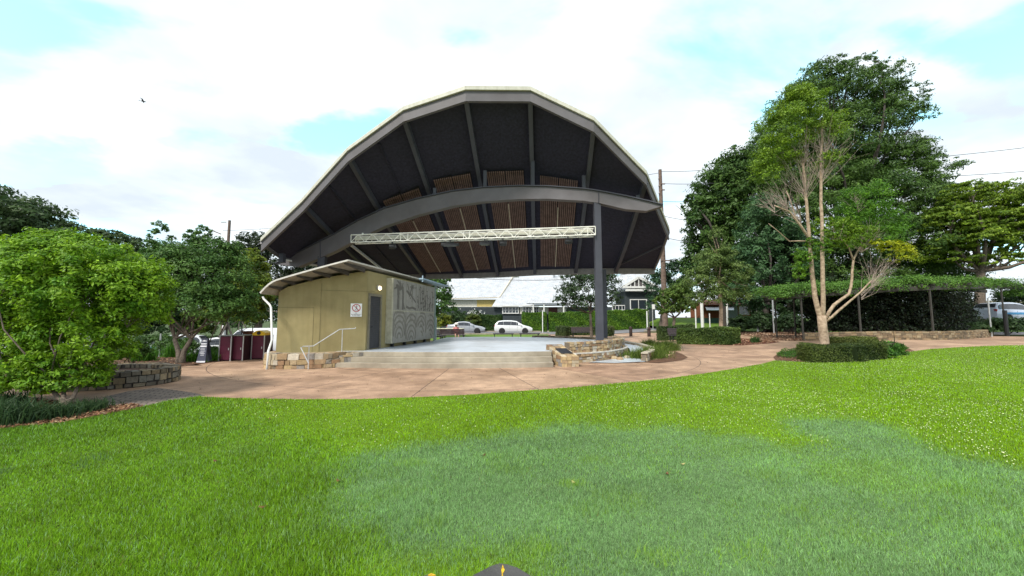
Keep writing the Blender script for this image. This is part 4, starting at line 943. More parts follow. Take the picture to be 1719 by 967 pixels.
for (px, t0, t1) in ((1005, 321.5, 340.5), (538, 405.5, 432.5)):
    g = MB(); g.bar(AP((px, t0), -.012), AP((px, t1), -.012), .04, .03); wl(g.build('stiffener', STEEL), roof)
# short brackets between arch and ribs
for i, px in ((2, 644), (3, 728), (4, 813), (5, 894), (6, 980), (7, 1071)):
    k = (px - 859.5) / F; yt = np.interp(px, [p[0] for p in atop], [p[1] for p in atop]); a = AP((px, yt), .15); bs = min([rp_(i, t / 40, -.40) for t in range(5, 36)], key=lambda q: abs(q.y - a.y))
    g = MB(); g.bar(a, a + Vector((0, 0, max(.15, bs.z - a.z))), .16, .16); wl(g.build('bracket', STEEL), roof)
# columns
def col(px, Ytop_pt, base, w_=.29, nm='column'):
    g = MB(); g.bar(base, Ytop_pt, w_, .30, .5); 
    g.box((base[0], base[1], base[2] + .015), (w_ + .12, .42, .03)); return wl(g.build(nm, STEEL), roof)
ct = AP((1002, 338), .17); col(0, Vector((ct.x, ct.y, ct.z)), Vector((ct.x + .02, ct.y, .5)))
ct2 = AP((538, 430), .17); col(0, Vector((ct2.x, ct2.y, ct2.z)), Vector((ct2.x, ct2.y, zg(ct2.x, ct2.y))), .36)
c3 = G(1014, 569.5, .5); col(0, Vector((c3.x, c3.y, HB - .3)), Vector((c3.x, c3.y, .5)), .36)
c4 = Bv[2] + Vector((-.2, .1, 0)); col(0, Vector((c4.x, c4.y, HB - .3)), Vector((c4.x, c4.y, 0)), .3)
g = MB(); p0 = AP((463, 440), .2); g.bar(D(474, 441, 18.6), D(474, 426, 18.6), .25, .2); wl(g.build('strut', STEEL), roof)
g = MB(); g.bar(Vector((c3.x - .42, c3.y - .1, .5)), Vector((c3.x - .42, c3.y - .1, HB - .3)), .06, .05); wl(g.build('downpipe', WHITE), roof)  # plain white upright bar beside the rear column
g = MB(); a = D(566, 393, 19.9); b = D(641, 452, 25); g.bar(a, b, .13, .10); wl(g.build('downpipe', mm('pale_blue', (.62, .66, .74), .4)), roof)  # straight bluish-white bar running diagonally along the left rib
# timber acoustic panels: two per bay, each with its own battens
TIMB = mat('timber_batten', (.165, .098, .08), .7, var=.2, scale=4); TBACK = mm('panel_back', (.008, .006, .006), .9)
STRIP = mm('pale_strip', (.55, .48, .36), .5)
def tfind(i, pxx):   # parameter along the rib where the picture height is reached
    best = min(range(0, 101), key=lambda t: abs(projy(rp_(i, t / 100, -.1)) - pxx)); return best / 100
def projy(p):
    Y, Z = p.y, p.z - EYE; f_ = Y * math.cos(PITCH) + Z * math.sin(PITCH); u = -Y * math.sin(PITCH) + Z * math.cos(PITCH); return 483.5 - F * u / f_
for bay, (ya, yb) in {2: (340, 312), 3: (303, 288), 4: (287, 286), 5: (292, 306)}.items():
    t0a, t0b = tfind(bay, ya - 6), tfind(bay + 1, yb - 6)
    for hf in (0, 1):
        u0, u1 = bay + (.15 if hf == 0 else .505), bay + (.495 if hf == 0 else .85)
        g = MB(); T0 = lambda u: t0a + (t0b - t0a) * (u - bay); T1 = .93
        nb = 9
        for k in range(nb):
            ua, ub = u0 + (u1 - u0) * k / nb, u0 + (u1 - u0) * (k + .62) / nb; stp = 5
            for q in range(stp):
                ta0, ta1 = T0(ua) + (T1 - T0(ua)) * q / stp, T0(ua) + (T1 - T0(ua)) * (q + 1) / stp
                g.box8([sp_(ua, ta0, -.36), sp_(ub, ta0, -.36), sp_(ub, ta1, -.36), sp_(ua, ta1, -.36), sp_(ua, ta0, -.30), sp_(ub, ta0, -.30), sp_(ub, ta1, -.30), sp_(ua, ta1, -.30)])
        pn = wl(g.build('timber_panel', TIMB), roof)
        g = MB()
        for q in range(5):
            ta0, ta1 = T0(u0) + (T1 - T0(u0)) * q / 5, T0(u0) + (T1 - T0(u0)) * (q + 1) / 5
            g.box8([sp_(u0, ta0, -.297), sp_(u1, ta0, -.297), sp_(u1, ta1, -.297), sp_(u0, ta1, -.297), sp_(u0, ta0, -.285), sp_(u1, ta0, -.285), sp_(u1, ta1, -.285), sp_(u0, ta1, -.285)])
        wl(g.build('panel_backing', TBACK), roof)
    g = MB(); tm = T0(bay + .5) + .16
    for q in range(4):
        a, b = tm + (.93 - tm) * q / 4, tm + (.93 - tm) * (q + 1) / 4; g.bar(sp_(bay + .5, a, -.38), sp_(bay + .5, b, -.38), .035, .03)
    wl(g.build('cover_strip', STRIP), roof)
# ---- lighting truss between the columns
T0_, T1_ = D(593, 401, 18.8), D(999, 390, 17.1); T1_.z = T0_.z = (T0_.z + T1_.z) / 2
tr = thing('lighting_truss', 'long white lattice truss hung beneath the curved beam of the roof', 'truss', T0_)
d = (T1_ - T0_).normalized(); sdv = Vector((-d.y, d.x, 0)); hh = .185; ww = .2
g = MB()
for so in (-1, 1):
    for zo in (-1, 1): g.tube([T0_ + sdv * ww * so + Vector((0, 0, hh * zo)), T1_ + sdv * ww * so + Vector((0, 0, hh * zo))], .029, 8)
wl(g.build('chord', TRUSSW, smooth='auto'), tr)
g = MB(); L_t = (T1_ - T0_).length; n_ = 32
for so in (-1, 1):
    for k in range(n_):
        a = T0_ + d * L_t * k / n_ + sdv * ww * so; b = T0_ + d * L_t * (k + 1) / n_ + sdv * ww * so; s1 = 1 if k % 2 else -1
        g.tube([a + Vector((0, 0, hh * s1)), b - Vector((0, 0, hh * s1))], .017, 6)
for zo in (-1, 1):
    for k in range(n_ // 2):
        a = T0_ + d * L_t * 2 * k / n_; b = T0_ + d * L_t * (2 * k + 2) / n_; g.tube([a + sdv * ww + Vector((0, 0, hh * zo)), b - sdv * ww + Vector((0, 0, hh * zo))], .015, 6)
wl(g.build('lacing', TRUSSW), tr)
for k in (0, 7, 8, 15.5, 16.3, 24, 31.1, 32):
    a = T0_ + d * L_t * k / n_
    for so in (-1, 1): g = MB(); g.tube([a + sdv * ww * so + Vector((0, 0, -hh)), a + sdv * ww * so + Vector((0, 0, hh))], .02, 6); wl(g.build('upright', TRUSSW), tr)
g = MB(); g.bar(T0_ + d * .1 + Vector((0, 0, .03)), T1_ - d * .1 + Vector((0, 0, .03)), .04, .17); wl(g.build('cream_infill', mm('infill_cream', (.60, .58, .49), .6)), tr)  # cream bar added so the truss interior looks filled and pale
g = MB(); g.lathe(T0_ + d * .5 + Vector((0, 0, hh + .09)), [(.05, -.01), (.05, .01)], 10, 'Y'); wl(g.build('lifting_eye', TRUSSW), tr)
for i, (px, kind) in enumerate(((664, 1), (765, 2), (823, 2), (853, 1), (957, 1))):
    Y = 20.0 - (px - 593) / 406 * 1.6; p = T0_ + d * ((px - 593) / 406 * L_t) + Vector((0, 0, -hh))
    st = thing('stage_light', ['black par lamp clamped under the truss near its left end', 'black light bar under the truss, left of the middle', 'black light bar under the middle of the truss', 'small black lamp just right of the truss middle', 'black par lamp under the truss near the right column'][i], 'stage light', p, 0, 'stage lights hung from the truss')
    g = MB(); g.box((0, 0, -.05), (.05, .05, .14)); g.box((0, 0, -.12), (.34, .04, .03)); g.build('clamp', BLACKM, st)
    g = MB()
    if kind == 2: g.box((0, 0, -.22), (.85 if i == 1 else .5, .16, .13)); o = g.build('housing', BLACKM, st, bevel=.015); g = MB(); g.box((0, -.02, -.295), (.6 if i == 1 else .36, .1, .012)); g.build('lens', mm('slens', (.12, .13, .14), .2), st)
    else: g.lathe((0, 0, -.24), [(.07, -.16), (.12, -.1), (.12, .12), (.1, .16)], 12, 'X'); o = g.build('housing', BLACKM, st, smooth='auto'); g = MB(); g.lathe((.17, 0, -.24), [(.09, 0), (.09, .012)], 12, 'X'); g.build('lens', mm('slens', (.12, .13, .14), .2), st)
# ================================================================== LEFT SIDE
# bins
MAROON = mat('maroon_panel', (.105, .012, .038), .5, var=.12, scale=4, stain=.15); MARD = mm('bin_side', (.045, .012, .022), .6)
def binbox(loc, rz, W, label, cap):
    t = thing('bin_enclosure', label, 'bin', loc, rz, 'maroon bin enclosures'); H = .98
    g = MB(); g.box((0, .36, H / 2 + .02), (W, .72, H)); g.build('cabinet', MARD, t, bevel=.008)
    g = MB(); g.box((0, -.012, H / 2 + .03), (W - .09, .02, H - .06)); dr_ = g.build('door', MAROON, t, bevel=.004)
    g = MB(); g.box((W * .3, -.03, H * .5), (.03, .02, .09)); g.build('handle', GALV, dr_)
    for s in (-1, 1):
        g = MB(); g.box((s * (W / 2 - .02), -.012, H / 2), (.035, .035, H + .04)); g.build('corner_post', GALV, t)
    if cap:
        g = MB(); n = 12; prof = [(-W / 2 + .02, H + .02)] + [(-W / 2 + .02 + (W - .04) * k / n, H + .13 + .10 * math.sin(math.pi * k / n)) for k in range(n + 1)] + [(W / 2 - .02, H + .02)]
        b = len(g.v)
        for yy in (-.0, .62): g.v += [(p[0], yy, p[1]) for p in prof]
        m = len(prof); g.face(range(m)); g.face(range(m, 2 * m))
        for k in range(m): g.face((k, (k + 1) % m, m + (k + 1) % m, m + k))
        hd_ = g.build('hood', mm(cap[0], cap[1], .45, var=.05), t)
        if cap[2]:
            g = MB(); g.lathe((0, -.004, H + .12), [(.075, -.01), (.075, .008)], 12, 'Y'); g.build('opening', BLACKM, hd_)
    else:
        g = MB(); g.box((0, .34, H + .04), (W + .02, .76, .035)); g.build('lid', mm('bintop', (.30, .32, .32), .45), t)
    return t
bx0 = PX(395, 606.5)
b1 = PX(377, 606.6); b2 = PX(397.5, 605.8); b3 = PX(432, 603.8)
binbox(b1, R(6), .47, 'maroon cabinet with flat grey lid, leftmost of the bins', None)
binbox(b2, R(6), .47, 'maroon cabinet with a small brown hood, middle one of the bins', None)
binbox(b3, R(8), .52, 'maroon cabinet with yellow hood and round opening, beside the downpipe', ('yelhood', (.75, .48, .02), True))
p = PX(414, 600); g = MB(); g.box((0, 0, .56), (.2, .4, 1.1)); g.box((0, -.02, 1.13), (.26, .44, .06)); o = g.build('recycling_bin', mm('brownbin', (.16, .05, .02), .5), loc=p, bevel=.02); tag(o, 'narrow brown bin standing between the maroon cabinets', 'bin')
# sandwich board
p = PX(340, 608.8); sbd = thing('sandwich_board', 'slim dark standing board with white writing lines beside the forked tree', 'sign', p, R(4))
g = MB(); g.box8([(-.15, -.12, 0), (.17, -.12, 0), (.17, -.09, 0), (-.15, -.09, 0), (-.09, .02, .92), (.13, .02, .92), (.13, .05, .92), (-.09, .05, .92)]); g.build('front_leaf', mm('sbdark', (.06, .065, .10), .5), sbd)
g = MB(); g.box8([(-.15, .25, 0), (.17, .25, 0), (.17, .28, 0), (-.15, .28, 0), (-.09, .055, .92), (.13, .055, .92), (.13, .085, .92), (-.09, .085, .92)]); g.build('rear_leaf', mm('sbdark', (.06, .065, .10), .5), sbd)
g = MB(); rs = random.Random(3)
def sbp(u, v, o=.006): y = -.12 + .14 * v / .92 - o; return (u, y, v)
for v0, v1, a, b in ((.0, .075, -.15, .17), (.70, .745, -.09, .12), (.60, .66, -.1, .13)): g.poly([sbp(a, v0), sbp(b, v0), sbp(b, v1), sbp(a, v1)]); g.build('white_band', mm('sbwhite', (.7, .7, .75), .6), sbd, fixn=False); g = MB()
for v in (.53, .49, .44, .40, .36, .33, .28): a, b = -.09 + rs.random() * .05, .12 - rs.random() * .06; g.poly([sbp(a, v), sbp(b, v), sbp(b, v + .014), sbp(a, v + .014)]); g.build('writing_line', mm('sbwhite', (.7, .7, .75), .6), sbd, fixn=False); g = MB()
g.poly([sbp(-.05, .81), sbp(.09, .81), sbp(.11, .84), sbp(.0, .87), sbp(-.06, .84)])
g.build('writing', mm('sbwhite', (.7, .7, .75), .6), sbd, fixn=False)
# round stone planter on the left
cen = PX(214, 634); cen = Vector((-10.45, 10.1, 0)); rad = 1.18
ring = [(cen.x + math.cos(a) * rad * 1.25, cen.y + math.sin(a) * rad) for a in [2 * math.pi * i / 28 for i in range(28)]]
spn = thing('stone_planter', 'round dark rubble-stone planter beside the brick band', 'planter', cen)
g = MB(); stonewall(g, ring, 0, .40, .30, .135, PAL_GREY, random.Random(21), closed=True, long=1.3, gap=.013, mortar=(.05, .045, .04)); wl(g.build('stonework', STONE), spn)
g = MB(); g.c = (.12, .07, .05); g.prism([(cen.x + (x - cen.x) * .8, cen.y + (y - cen.y) * .8) for x, y in ring], 0, .28); wl(g.build('soil', MULCH), spn)
# big lime shrub
DY = 7.9
bl = [pblob(105, 500, 120, 100, 8.3, wt=1.2), pblob(75, 480, 70, 88, 7.6), pblob(150, 490, 75, 80, 7.5), pblob(205, 500, 68, 72, 7.9), pblob(238, 505, 46, 52, 8.1), pblob(120, 440, 62, 52, 8.0), pblob(180, 450, 50, 42, 8.2), pblob(50, 440, 50, 44, 8.0),
      pblob(30, 500, 90, 85, 8.6), pblob(125, 575, 78, 60, 7.6), pblob(180, 580, 46, 44, 7.7), pblob(55, 600, 60, 55, 7.6), pblob(110, 625, 62, 36, 7.5), pblob(20, 560, 60, 80, 8), pblob(262, 490, 24, 20, 8.0), pblob(-50, 520, 80, 110, 8.4)]
tree('flowering_shrub', 'large dense lime green shrub at the left edge above the mulch', 'shrub', PX(108, 690), bl + [pblob(120, 640, 52, 26, 7.5), pblob(60, 640, 60, 30, 7.4), pblob(10, 630, 50, 40, 7.6), pblob(95, 420, 60, 34, 7.9), pblob(135, 415, 34, 22, 8)], 165000, .068, (.06, .18, .012), (.27, .44, .018), tr=.04, split=.12, seed=5, sub=.24, shell=.6, asp=.42, flat=.62, multi=3)
for i, (px, py, h_) in enumerate(((18, 712, .42), (60, 706, .34), (-30, 712, .45), (100, 700, .26), (150, 690, .25), (5, 690, .42))):
    tuft('strappy_plant', ['dark strappy plant at the lower left corner of the view', 'dark grassy plant under the lime shrub, next to the corner one', 'dark strappy plant half cut by the left edge', 'small dark grass tuft under the lime shrub trunk', 'small dark tuft on the mulch at the right foot of the lime shrub', 'taller dark strappy plant under the left side of the lime shrub'][i], PX(px, py), .5, h_, 420, (.02, .05, .022), (.07, .13, .045), 'dark strappy plants under the lime shrub', 30 + i, 'plant', .016)
# dark green forked tree with wispy tops
bl = [pblob(310, 470, 78, 58, 15.2, wt=1.3), pblob(262, 500, 42, 42, 15), pblob(370, 480, 58, 56, 15.6), pblob(330, 520, 80, 34, 15), pblob(290, 440, 45, 30, 15.5), pblob(350, 430, 48, 34, 16), pblob(395, 520, 40, 38, 15.5), pblob(245, 455, 22, 24, 15.5),
      pblob(268, 405, 14, 34, 15.5, wt=1), pblob(262, 425, 22, 24, 15.5), pblob(318, 405, 10, 24, 15.5, wt=1), pblob(343, 400, 12, 28, 15.8, wt=1), pblob(330, 425, 28, 18, 15.6), pblob(385, 430, 26, 26, 16)]
tree('forked_tree', 'dark green tree with forked grey trunk behind the round planter', 'tree', PX(303, 610), bl, 48000, .11, (.034, .10, .02), (.12, .22, .045), tr=.10, split=.17, seed=9, sub=.24, shell=.5, asp=.42, multi=2)
bl = [pblob(412, 455, 34, 38, 22), pblob(432, 490, 26, 36, 22), pblob(400, 500, 40, 40, 22), pblob(425, 530, 22, 24, 22), pblob(372, 525, 30, 24, 22.3)]
tree('street_tree', 'yellow-green tree with dark trunk behind the maroon bins', 'tree', PX(374, 585), bl, 14000, .2, (.06, .11, .012), (.20, .25, .02), tr=.2, split=.4, seed=11, sub=.3)
# strappy bright plants, small shrubs in the left bed
for i, (px, py, h_, n_) in enumerate(((255, 600, .75, 500), (275, 598, .85, 600), (292, 600, .7, 400), (240, 606, .6, 400), (325, 607, .5, 300), (357, 606, .55, 300))):
    tuft('lily_clump', ['bright green strap-leaved clump behind the round planter, left one', 'tall bright green strap-leaved clump behind the round planter', 'bright green strap-leaved clump just left of the forked trunk', 'low green clump at the left of the planter bed', 'low green clump between forked tree and sandwich board', 'low green clump between sandwich board and bins'][i], PX(px, py), .6, h_, n_, (.03, .10, .012), (.10, .26, .02), 'strap-leaved clumps in the left bed', 50 + i, 'plant', .022)
for i, (px, py, rx, ry, Y) in enumerate(((300, 583, 34, 14, 19), (215, 590, 30, 20, 14), (350, 592, 18, 10, 17), (260, 575, 30, 14, 22))):
    c = pblob(px, py, rx, ry, Y); b_ = Vector((c[0], c[1], zg(c[0], c[1])))
    shrub('garden_shrub', ['low rounded green shrub behind the forked trunk', 'mid green shrub between the lime shrub and the planter', 'low dark shrub behind the sandwich board', 'green shrub in front of the street hedge at left'][i], 'shrub', b_, [c], 4500, .1, (.025, .07, .015), (.09, .17, .03), 'shrubs of the left garden bed', 60 + i)
# hedge beyond the street, bushes
a, b = onY(300, 30), onY(450, 34); hedge('clipped_hedge', 'dark clipped hedge across the street behind the parked van', [a, b], 1.2, 1.25, 9000, .16, (.02, .05, .015), (.07, .12, .03), seed=3)
for i, (px, py, rx, ry, Y) in enumerate(((330, 545, 30, 26, 34), (395, 535, 34, 22, 36), (270, 545, 40, 30, 33), (225, 520, 60, 45, 32), (440, 520, 40, 40, 38))):
    c = pblob(px, py, rx, ry, Y); b_ = Vector((c[0], c[1], zg(c[0], c[1])))
    shrub('garden_bush', ['yellow-green bush above the street hedge', 'dark bush right of the yellow-green one above the street hedge', 'dark bush left of the yellow-green one above the street hedge', 'tall dark bush hidden mostly by the lime shrub', 'tall dark bush behind the white van'][i], 'bush', b_, [c], 6000, .22, (.02, .055, .015), ((.16, .22, .02) if i == 0 else (.06, .11, .03)), 'bushes beyond the left street', 70 + i)
# far trees left
DKA, DKB = (.026, .06, .02), (.085, .135, .04)
def ptree(name, label, px, Y, bl, n, leaf, cA, cB, seed, tr=.3, **k): return tree(name, label, 'tree', onY(px, Y), bl, n, leaf, cA, cB, tr=tr, seed=seed, **k)
ptree('spreading_tree', 'wide dark tree rising above the lime shrub at the far left', 30, 32, [pblob(10, 370, 90, 50, 32), pblob(70, 390, 60, 34, 33), pblob(-50, 380, 90, 80, 33), pblob(40, 440, 110, 60, 33), pblob(115, 405, 30, 22, 32)], 22000, .34, DKA, DKB, 21, .5, flat=.45, group='dark trees beyond the left street')
ptree('layered_tree', 'dark layered tree between the far left one and the wispy one', 180, 38, [pblob(165, 400, 30, 18, 38), pblob(205, 412, 34, 20, 38), pblob(180, 435, 60, 26, 38), pblob(150, 450, 60, 40, 38), pblob(230, 440, 30, 26, 38)], 12000, .34, DKA, DKB, 22, .4, flat=.45, group='dark trees beyond the left street')
ptree('street_fig', 'dark rounded tree behind the left end of the curved roof', 430, 46, [pblob(425, 412, 34, 20, 46), pblob(455, 440, 50, 46, 46), pblob(500, 460, 50, 44, 46), pblob(410, 450, 40, 50, 46), pblob(540, 480, 50, 44, 46), pblob(470, 500, 80, 50, 46)], 20000, .36, (.018, .035, .014), (.05, .07, .03), 23, .5, flat=.6, group='dark trees beyond the left street')
ptree('hazy_tree', 'dark tree filling the gap behind the forked tree', 330, 44, [pblob(300, 470, 70, 60, 44), pblob(370, 470, 60, 50, 44), pblob(240, 490, 60, 60, 44), pblob(340, 520, 110, 40, 44)], 16000, .36, DKA, DKB, 24, .4, group='dark trees beyond the left street')
ptree('broad_tree', 'dark tree half hidden directly behind the lime shrub', 120, 40, [pblob(90, 470, 90, 60, 40), pblob(180, 500, 80, 60, 40), pblob(0, 490, 90, 70, 40)], 12000, .36, DKA, DKB, 25, .4, group='dark trees beyond the left street')
# ================================================================== POLES AND WIRES
WOOD = mat('pole_wood', (.17, .12, .095), .9, var=.25, scale=5)
pb = onY(1117, 46); pt = D(1108, 285, 46)
pole = thing('power_pole', 'tall brown timber power pole right of the band shell', 'power pole', pb)
g = MB(); g.tube([pb - Vector((0, 0, .2)), Vector((pb.x, pb.y, 4)), Vector((pb.x, pb.y, pt.z))], [.36, .33, .2], 12); wl(g.build('shaft', WOOD, smooth='auto'), pole)
g = MB(); 
for yy, w_ in ((438, 1.1), (310, .5), (320, .4)): q = D(1112, yy, 46); g = MB(); g.box((pb.x + .2, pb.y - .25, q.z), (w_, .12, .12)); wl(g.build('crossarm', WOOD), pole)
for q_ in (302, 314, 326): 
    q = D(1107, q_, 46); g = MB(); g.lathe((pb.x - .28, pb.y - .2, q.z), [(.06, 0), (.09, .08), (.05, .2)], 8); wl(g.build('insulator', mm('insul', (.25, .2, .18), .3), smooth='auto'), pole)
def wire(label, A, B, sag, r=.03, n=14):
    t = MB(); P = [A.lerp(B, i / n) - Vector((0, 0, sag * 4 * (i / n) * (1 - i / n))) for i in range(n + 1)]; P = [p - P[0] for p in P]; t.tube(P, r, 5)
    return tag(t.build('power_line', mm('wire', (.08, .08, .09), .6), loc=A), label, 'power line', 'overhead power lines')
pz = lambda py: Vector((pb.x, pb.y, D(1110, py, 46).z))
wire('topmost wire running left from the brown pole, behind the roof', pz(290), D(700, 330, 60), .8)
wire('topmost wire running right from the brown pole into the big tree', pz(288), D(1330, 262, 40), .5)
wire('second wire right of the brown pole', pz(308), D(1330, 290, 40), .5)
wire('third wire right of the brown pole, at roof tip height', pz(338), D(1330, 318, 40), .5)
wire('lower sagging wire right of the brown pole', pz(362), D(1330, 360, 40), .9)
wire('lowest wire right of the brown pole', pz(398), D(1330, 400, 40), .8)
wire('upper wire leaving the big tree at the right edge', D(1500, 270, 38), D(1860, 229, 38), .2)
wire('lower wire leaving the big tree at the right edge', D(1500, 300, 38), D(1860, 275, 38), .2)
wire('long sagging cable crossing in front of the silver church roof', D(700, 455, 50), D(1104, 452, 50), 1.35, .035)
pb2 = onY(374, 60); pt2 = D(372, 370, 60); pole2 = thing('power_pole', 'distant power pole showing above the wispy tree', 'power pole', pb2)
g = MB(); g.tube([pb2, Vector((pb2.x, pb2.y, pt2.z))], [.28, .2], 10); wl(g.build('shaft', WOOD, smooth='auto'), pole2); g = MB(); g.bar(D(356, 387, 60), D(371, 393, 60), .14, .14); wl(g.build('crossarm', WOOD), pole2); g = MB(); g.bar(D(371, 373, 60), D(380, 373, 60), .1, .1); wl(g.build('crossarm', WOOD), pole2)
wire('upper wire from the distant pole towards the roof', D(374, 387, 60), D(520, 376, 60), .2)
wire('lower faint wire behind the left roof tip', D(380, 440, 55), D(580, 440, 55), .2); wire('lowest faint wire behind the left roof tip', D(380, 451, 55), D(580, 449, 55), .2)
# ================================================================== BEYOND THE STAGE
# houses
CORR = mat('corrugated_roof', (.56, .58, .62), .42, .2, var=.10, scale=1.2, streak=.25)
SLATE = mat('slate_weatherboard', (.040, .052, .058), .75, var=.12, scale=2); CRM = mm('cream_boards', (.62, .60, .52), .7); YLW = mm('yellow_sheet', (.62, .48, .17), .6); WHT = WHITE; GLZ = glassmat('window_glass')
def boards(mb, A, B, z0, z1, step=.2, thick=.03):
    """weatherboards: overlapping tapered boards along a wall from A to B"""
    A, B = Vector(A), Vector(B); d = (B - A).normalized(); n = Vector((d.y, -d.x, 0)); n = -n if n.y > 0 else n; z = z0
    while z < z1 - .01:
        h = min(step, z1 - z); mb.box8([A + Vector((0, 0, z)) - n * .12, A + Vector((0, 0, z)) + n * thick, B + Vector((0, 0, z)) + n * thick, B + Vector((0, 0, z)) - n * .12, A + Vector((0, 0, z + h)) - n * .12, A + Vector((0, 0, z + h)) + n * .004, B + Vector((0, 0, z + h)) + n * .004, B + Vector((0, 0, z + h)) - n * .12]); z += step
def corr(mb, a, b, c, d_, n=40, amp=.03):
    """ribbed sheet roof: a-b eave, d-c ridge"""
    a, b, c, d_ = map(Vector, (a, b, c, d_)); nn = (b - a).cross(d_ - a).normalized(); nn = -nn if nn.z < 0 else nn; base = len(mb.v)
    for i in range(n + 1):
        t = i / n; o = nn * (amp if i % 2 else 0); mb.v += [tuple(a.lerp(b, t) + o), tuple(d_.lerp(c, t) + o)]
    for i in range(n): q = base + 2 * i; mb.face((q, q + 2, q + 3, q + 1))
    mb.box8([p - nn * .10 for p in (a, b, c, d_)] + [p - nn * .012 for p in (a, b, c, d_)])
def win(root, A, B, z0, z1, nx_, nz_, nm='window', o=.07):
    A, B = Vector(A), Vector(B); d = (B - A).normalized(); n = Vector((d.y, -d.x, 0)); n = -n if n.y > 0 else n; L = (B - A).length
    def q(s, z, f): return A + d * s + n * f + Vector((0, 0, z))
    def bb(mb, s0, s1, za, zb, f0, f1): mb.box8([q(s0, za, f0), q(s0, za, f1), q(s1, za, f1), q(s1, za, f0), q(s0, zb, f0), q(s0, zb, f1), q(s1, zb, f1), q(s1, zb, f0)])
    f = MB(); w_ = .12
    bb(f, 0, w_, z0, z1, 0, o + .04); bb(f, L - w_, L, z0, z1, 0, o + .04); bb(f, w_, L - w_, z0, z0 + w_, 0, o + .035); bb(f, w_, L - w_, z1 - w_, z1, 0, o + .035)
    for i in range(1, nx_): s = L * i / nx_; bb(f, s - .035, s + .035, z0 + w_, z1 - w_, .01, o + .03)
    for i in range(1, nz_): z = z0 + (z1 - z0) * i / nz_; bb(f, w_, L - w_, z - .025, z + .025, .01, o + .025)
    fo = wl(f.build(nm, WHT), root); g = MB(); bb(g, w_, L - w_, z0 + w_, z1 - w_, 0, o - .02); sub(g.build('pane', GLZ), fo); return fo
def hz(px, py, Y): return D(px, py, Y)
YH = 58
# hall with steep roof
hall = thing('hall', 'tall hall with steep silver roof, cream and yellow upper wall and dark base', 'hall', onY(800, YH + 4))
a, b, c, d_ = hz(735, 502, YH), hz(838, 499.5, YH), hz(868, 453, YH + 9), hz(776, 453, YH + 9)
g = MB(); corr(g, a, b, c, d_, 70); wl(g.build('roof', CORR), hall)
g = MB(); zt = a.z - .05; zm = D(800, 515, YH + .4).z
boards(g, (a.x + .3, YH + .5, 0), (hz(800, 500, YH).x, YH + .5, 0), zm, zt); wl(g.build('upper_wall', CRM), hall)
g = MB(); boards(g, (hz(800, 500, YH).x + .01, YH + .5, 0), (b.x - .4, YH + .5, 0), zm, zt, .9, .01); wl(g.build('yellow_wall', YLW), hall)
g = MB(); boards(g, (a.x + .3, YH + .5, 0), (b.x - .4, YH + .5, 0), zg(a.x, YH) - .2, zm - .02, .32); wl(g.build('base_wall', SLATE), hall)
g = MB(); g.bar(b + Vector((.1, 0, -.1)), c + Vector((.1, 0, -.1)), .15, .55); g.bar(a + Vector((0, -.08, 0)), b + Vector((0, -.08, 0)), .14, .16); wl(g.build('bargeboard', mm('barge', (.6, .55, .45), .6)), hall)
g = MB(); g.poly([b + Vector((.05, .5, -.4)), c + Vector((.05, .2, -.3)), Vector((c.x + 2.2, c.y + 6, b.z - .4))]); g.v.append((c.x + 2.2, c.y + 6, 0)); wl(g.build('gable', CRM, fixn=False), hall)
# long cottage
cot = thing('long_cottage', 'long low house with broad silver roof, white casement windows and small porch', 'house', onY(880, YH + 2))
Yc = 55.5; a, b, c, d_ = hz(826, 514, Yc), hz(1010, 511.5, Yc), hz(1006, 462, Yc + 9), hz(856, 466.5, Yc + 9)
g = MB(); corr(g, a, b, c, d_, 110); wl(g.build('roof', CORR), cot)
g = MB(); g.bar(a + Vector((0, -.08, 0)), b + Vector((0, -.08, 0)), .16, .16); wl(g.build('gutter', WHT), cot)
x0, x1 = hz(829, 515, Yc).x, hz(1040, 515, Yc).x; zt = a.z - .1; zs = D(850, 527, Yc).z
g = MB(); boards(g, (x0, Yc + .5, 0), (x1, Yc + .5, 0), -.1, zt - .0, .24); wl(g.build('wall', SLATE), cot)
g = MB(); g.box(((hz(872, 0, Yc).x + hz(945, 0, Yc).x) / 2, Yc + .42, (zs + zt) / 2), (hz(945, 0, Yc).x - hz(872, 0, Yc).x, .08, zt - zs)); wl(g.build('cream_wall', CRM), cot)
for xa, xb in ((843, 871), (877, 893), (896, 905)):
    A, B = hz(xa, 520, Yc), hz(xb, 520, Yc); win(cot, (A.x, Yc + .37, 0), (B.x, Yc + .37, 0), D(850, 526.5, Yc).z, D(850, 514.5, Yc).z, max(2, int((xb - xa) / 5)), 2)
A, B = hz(917, 0, Yc), hz(931, 0, Yc); g = MB(); g.box(((A.x + B.x) / 2, Yc + .36, (0 + zt) / 2), (B.x - A.x, .06, zt)); wl(g.build('door', mm('reddoor', (.10, .03, .02), .6)), cot)
g = MB(); pr_ = [hz(884, 509, Yc - 1.6), hz(952, 509, Yc - 1.6), hz(948, 497, Yc), hz(893, 498, Yc)]; corr(g, *pr_, 30, .02); wl(g.build('porch_roof', CORR), cot)
for px in (895, 913, 946): q = hz(px, 510, Yc - 1.4); g = MB(); g.box((q.x, q.y, q.z / 2), (.16, .16, q.z)); wl(g.build('porch_post', WHT), cot)
for px in (930, 943): q = hz(px, 461, Yc + 8.6); g = MB(); g.lathe((q.x, q.y, q.z - .3), [(.22, 0), (.22, .6), (.4, .65), (.4, .85), (.1, 1.0)], 10); wl(g.build('roof_vent', GALV, smooth='auto'), cot)
win(cot, (hz(1017, 0, Yc).x, Yc + .37, 0), (hz(1038, 0, Yc).x, Yc + .37, 0), D(1030, 521, Yc).z, D(1030, 512, Yc).z, 4, 1)
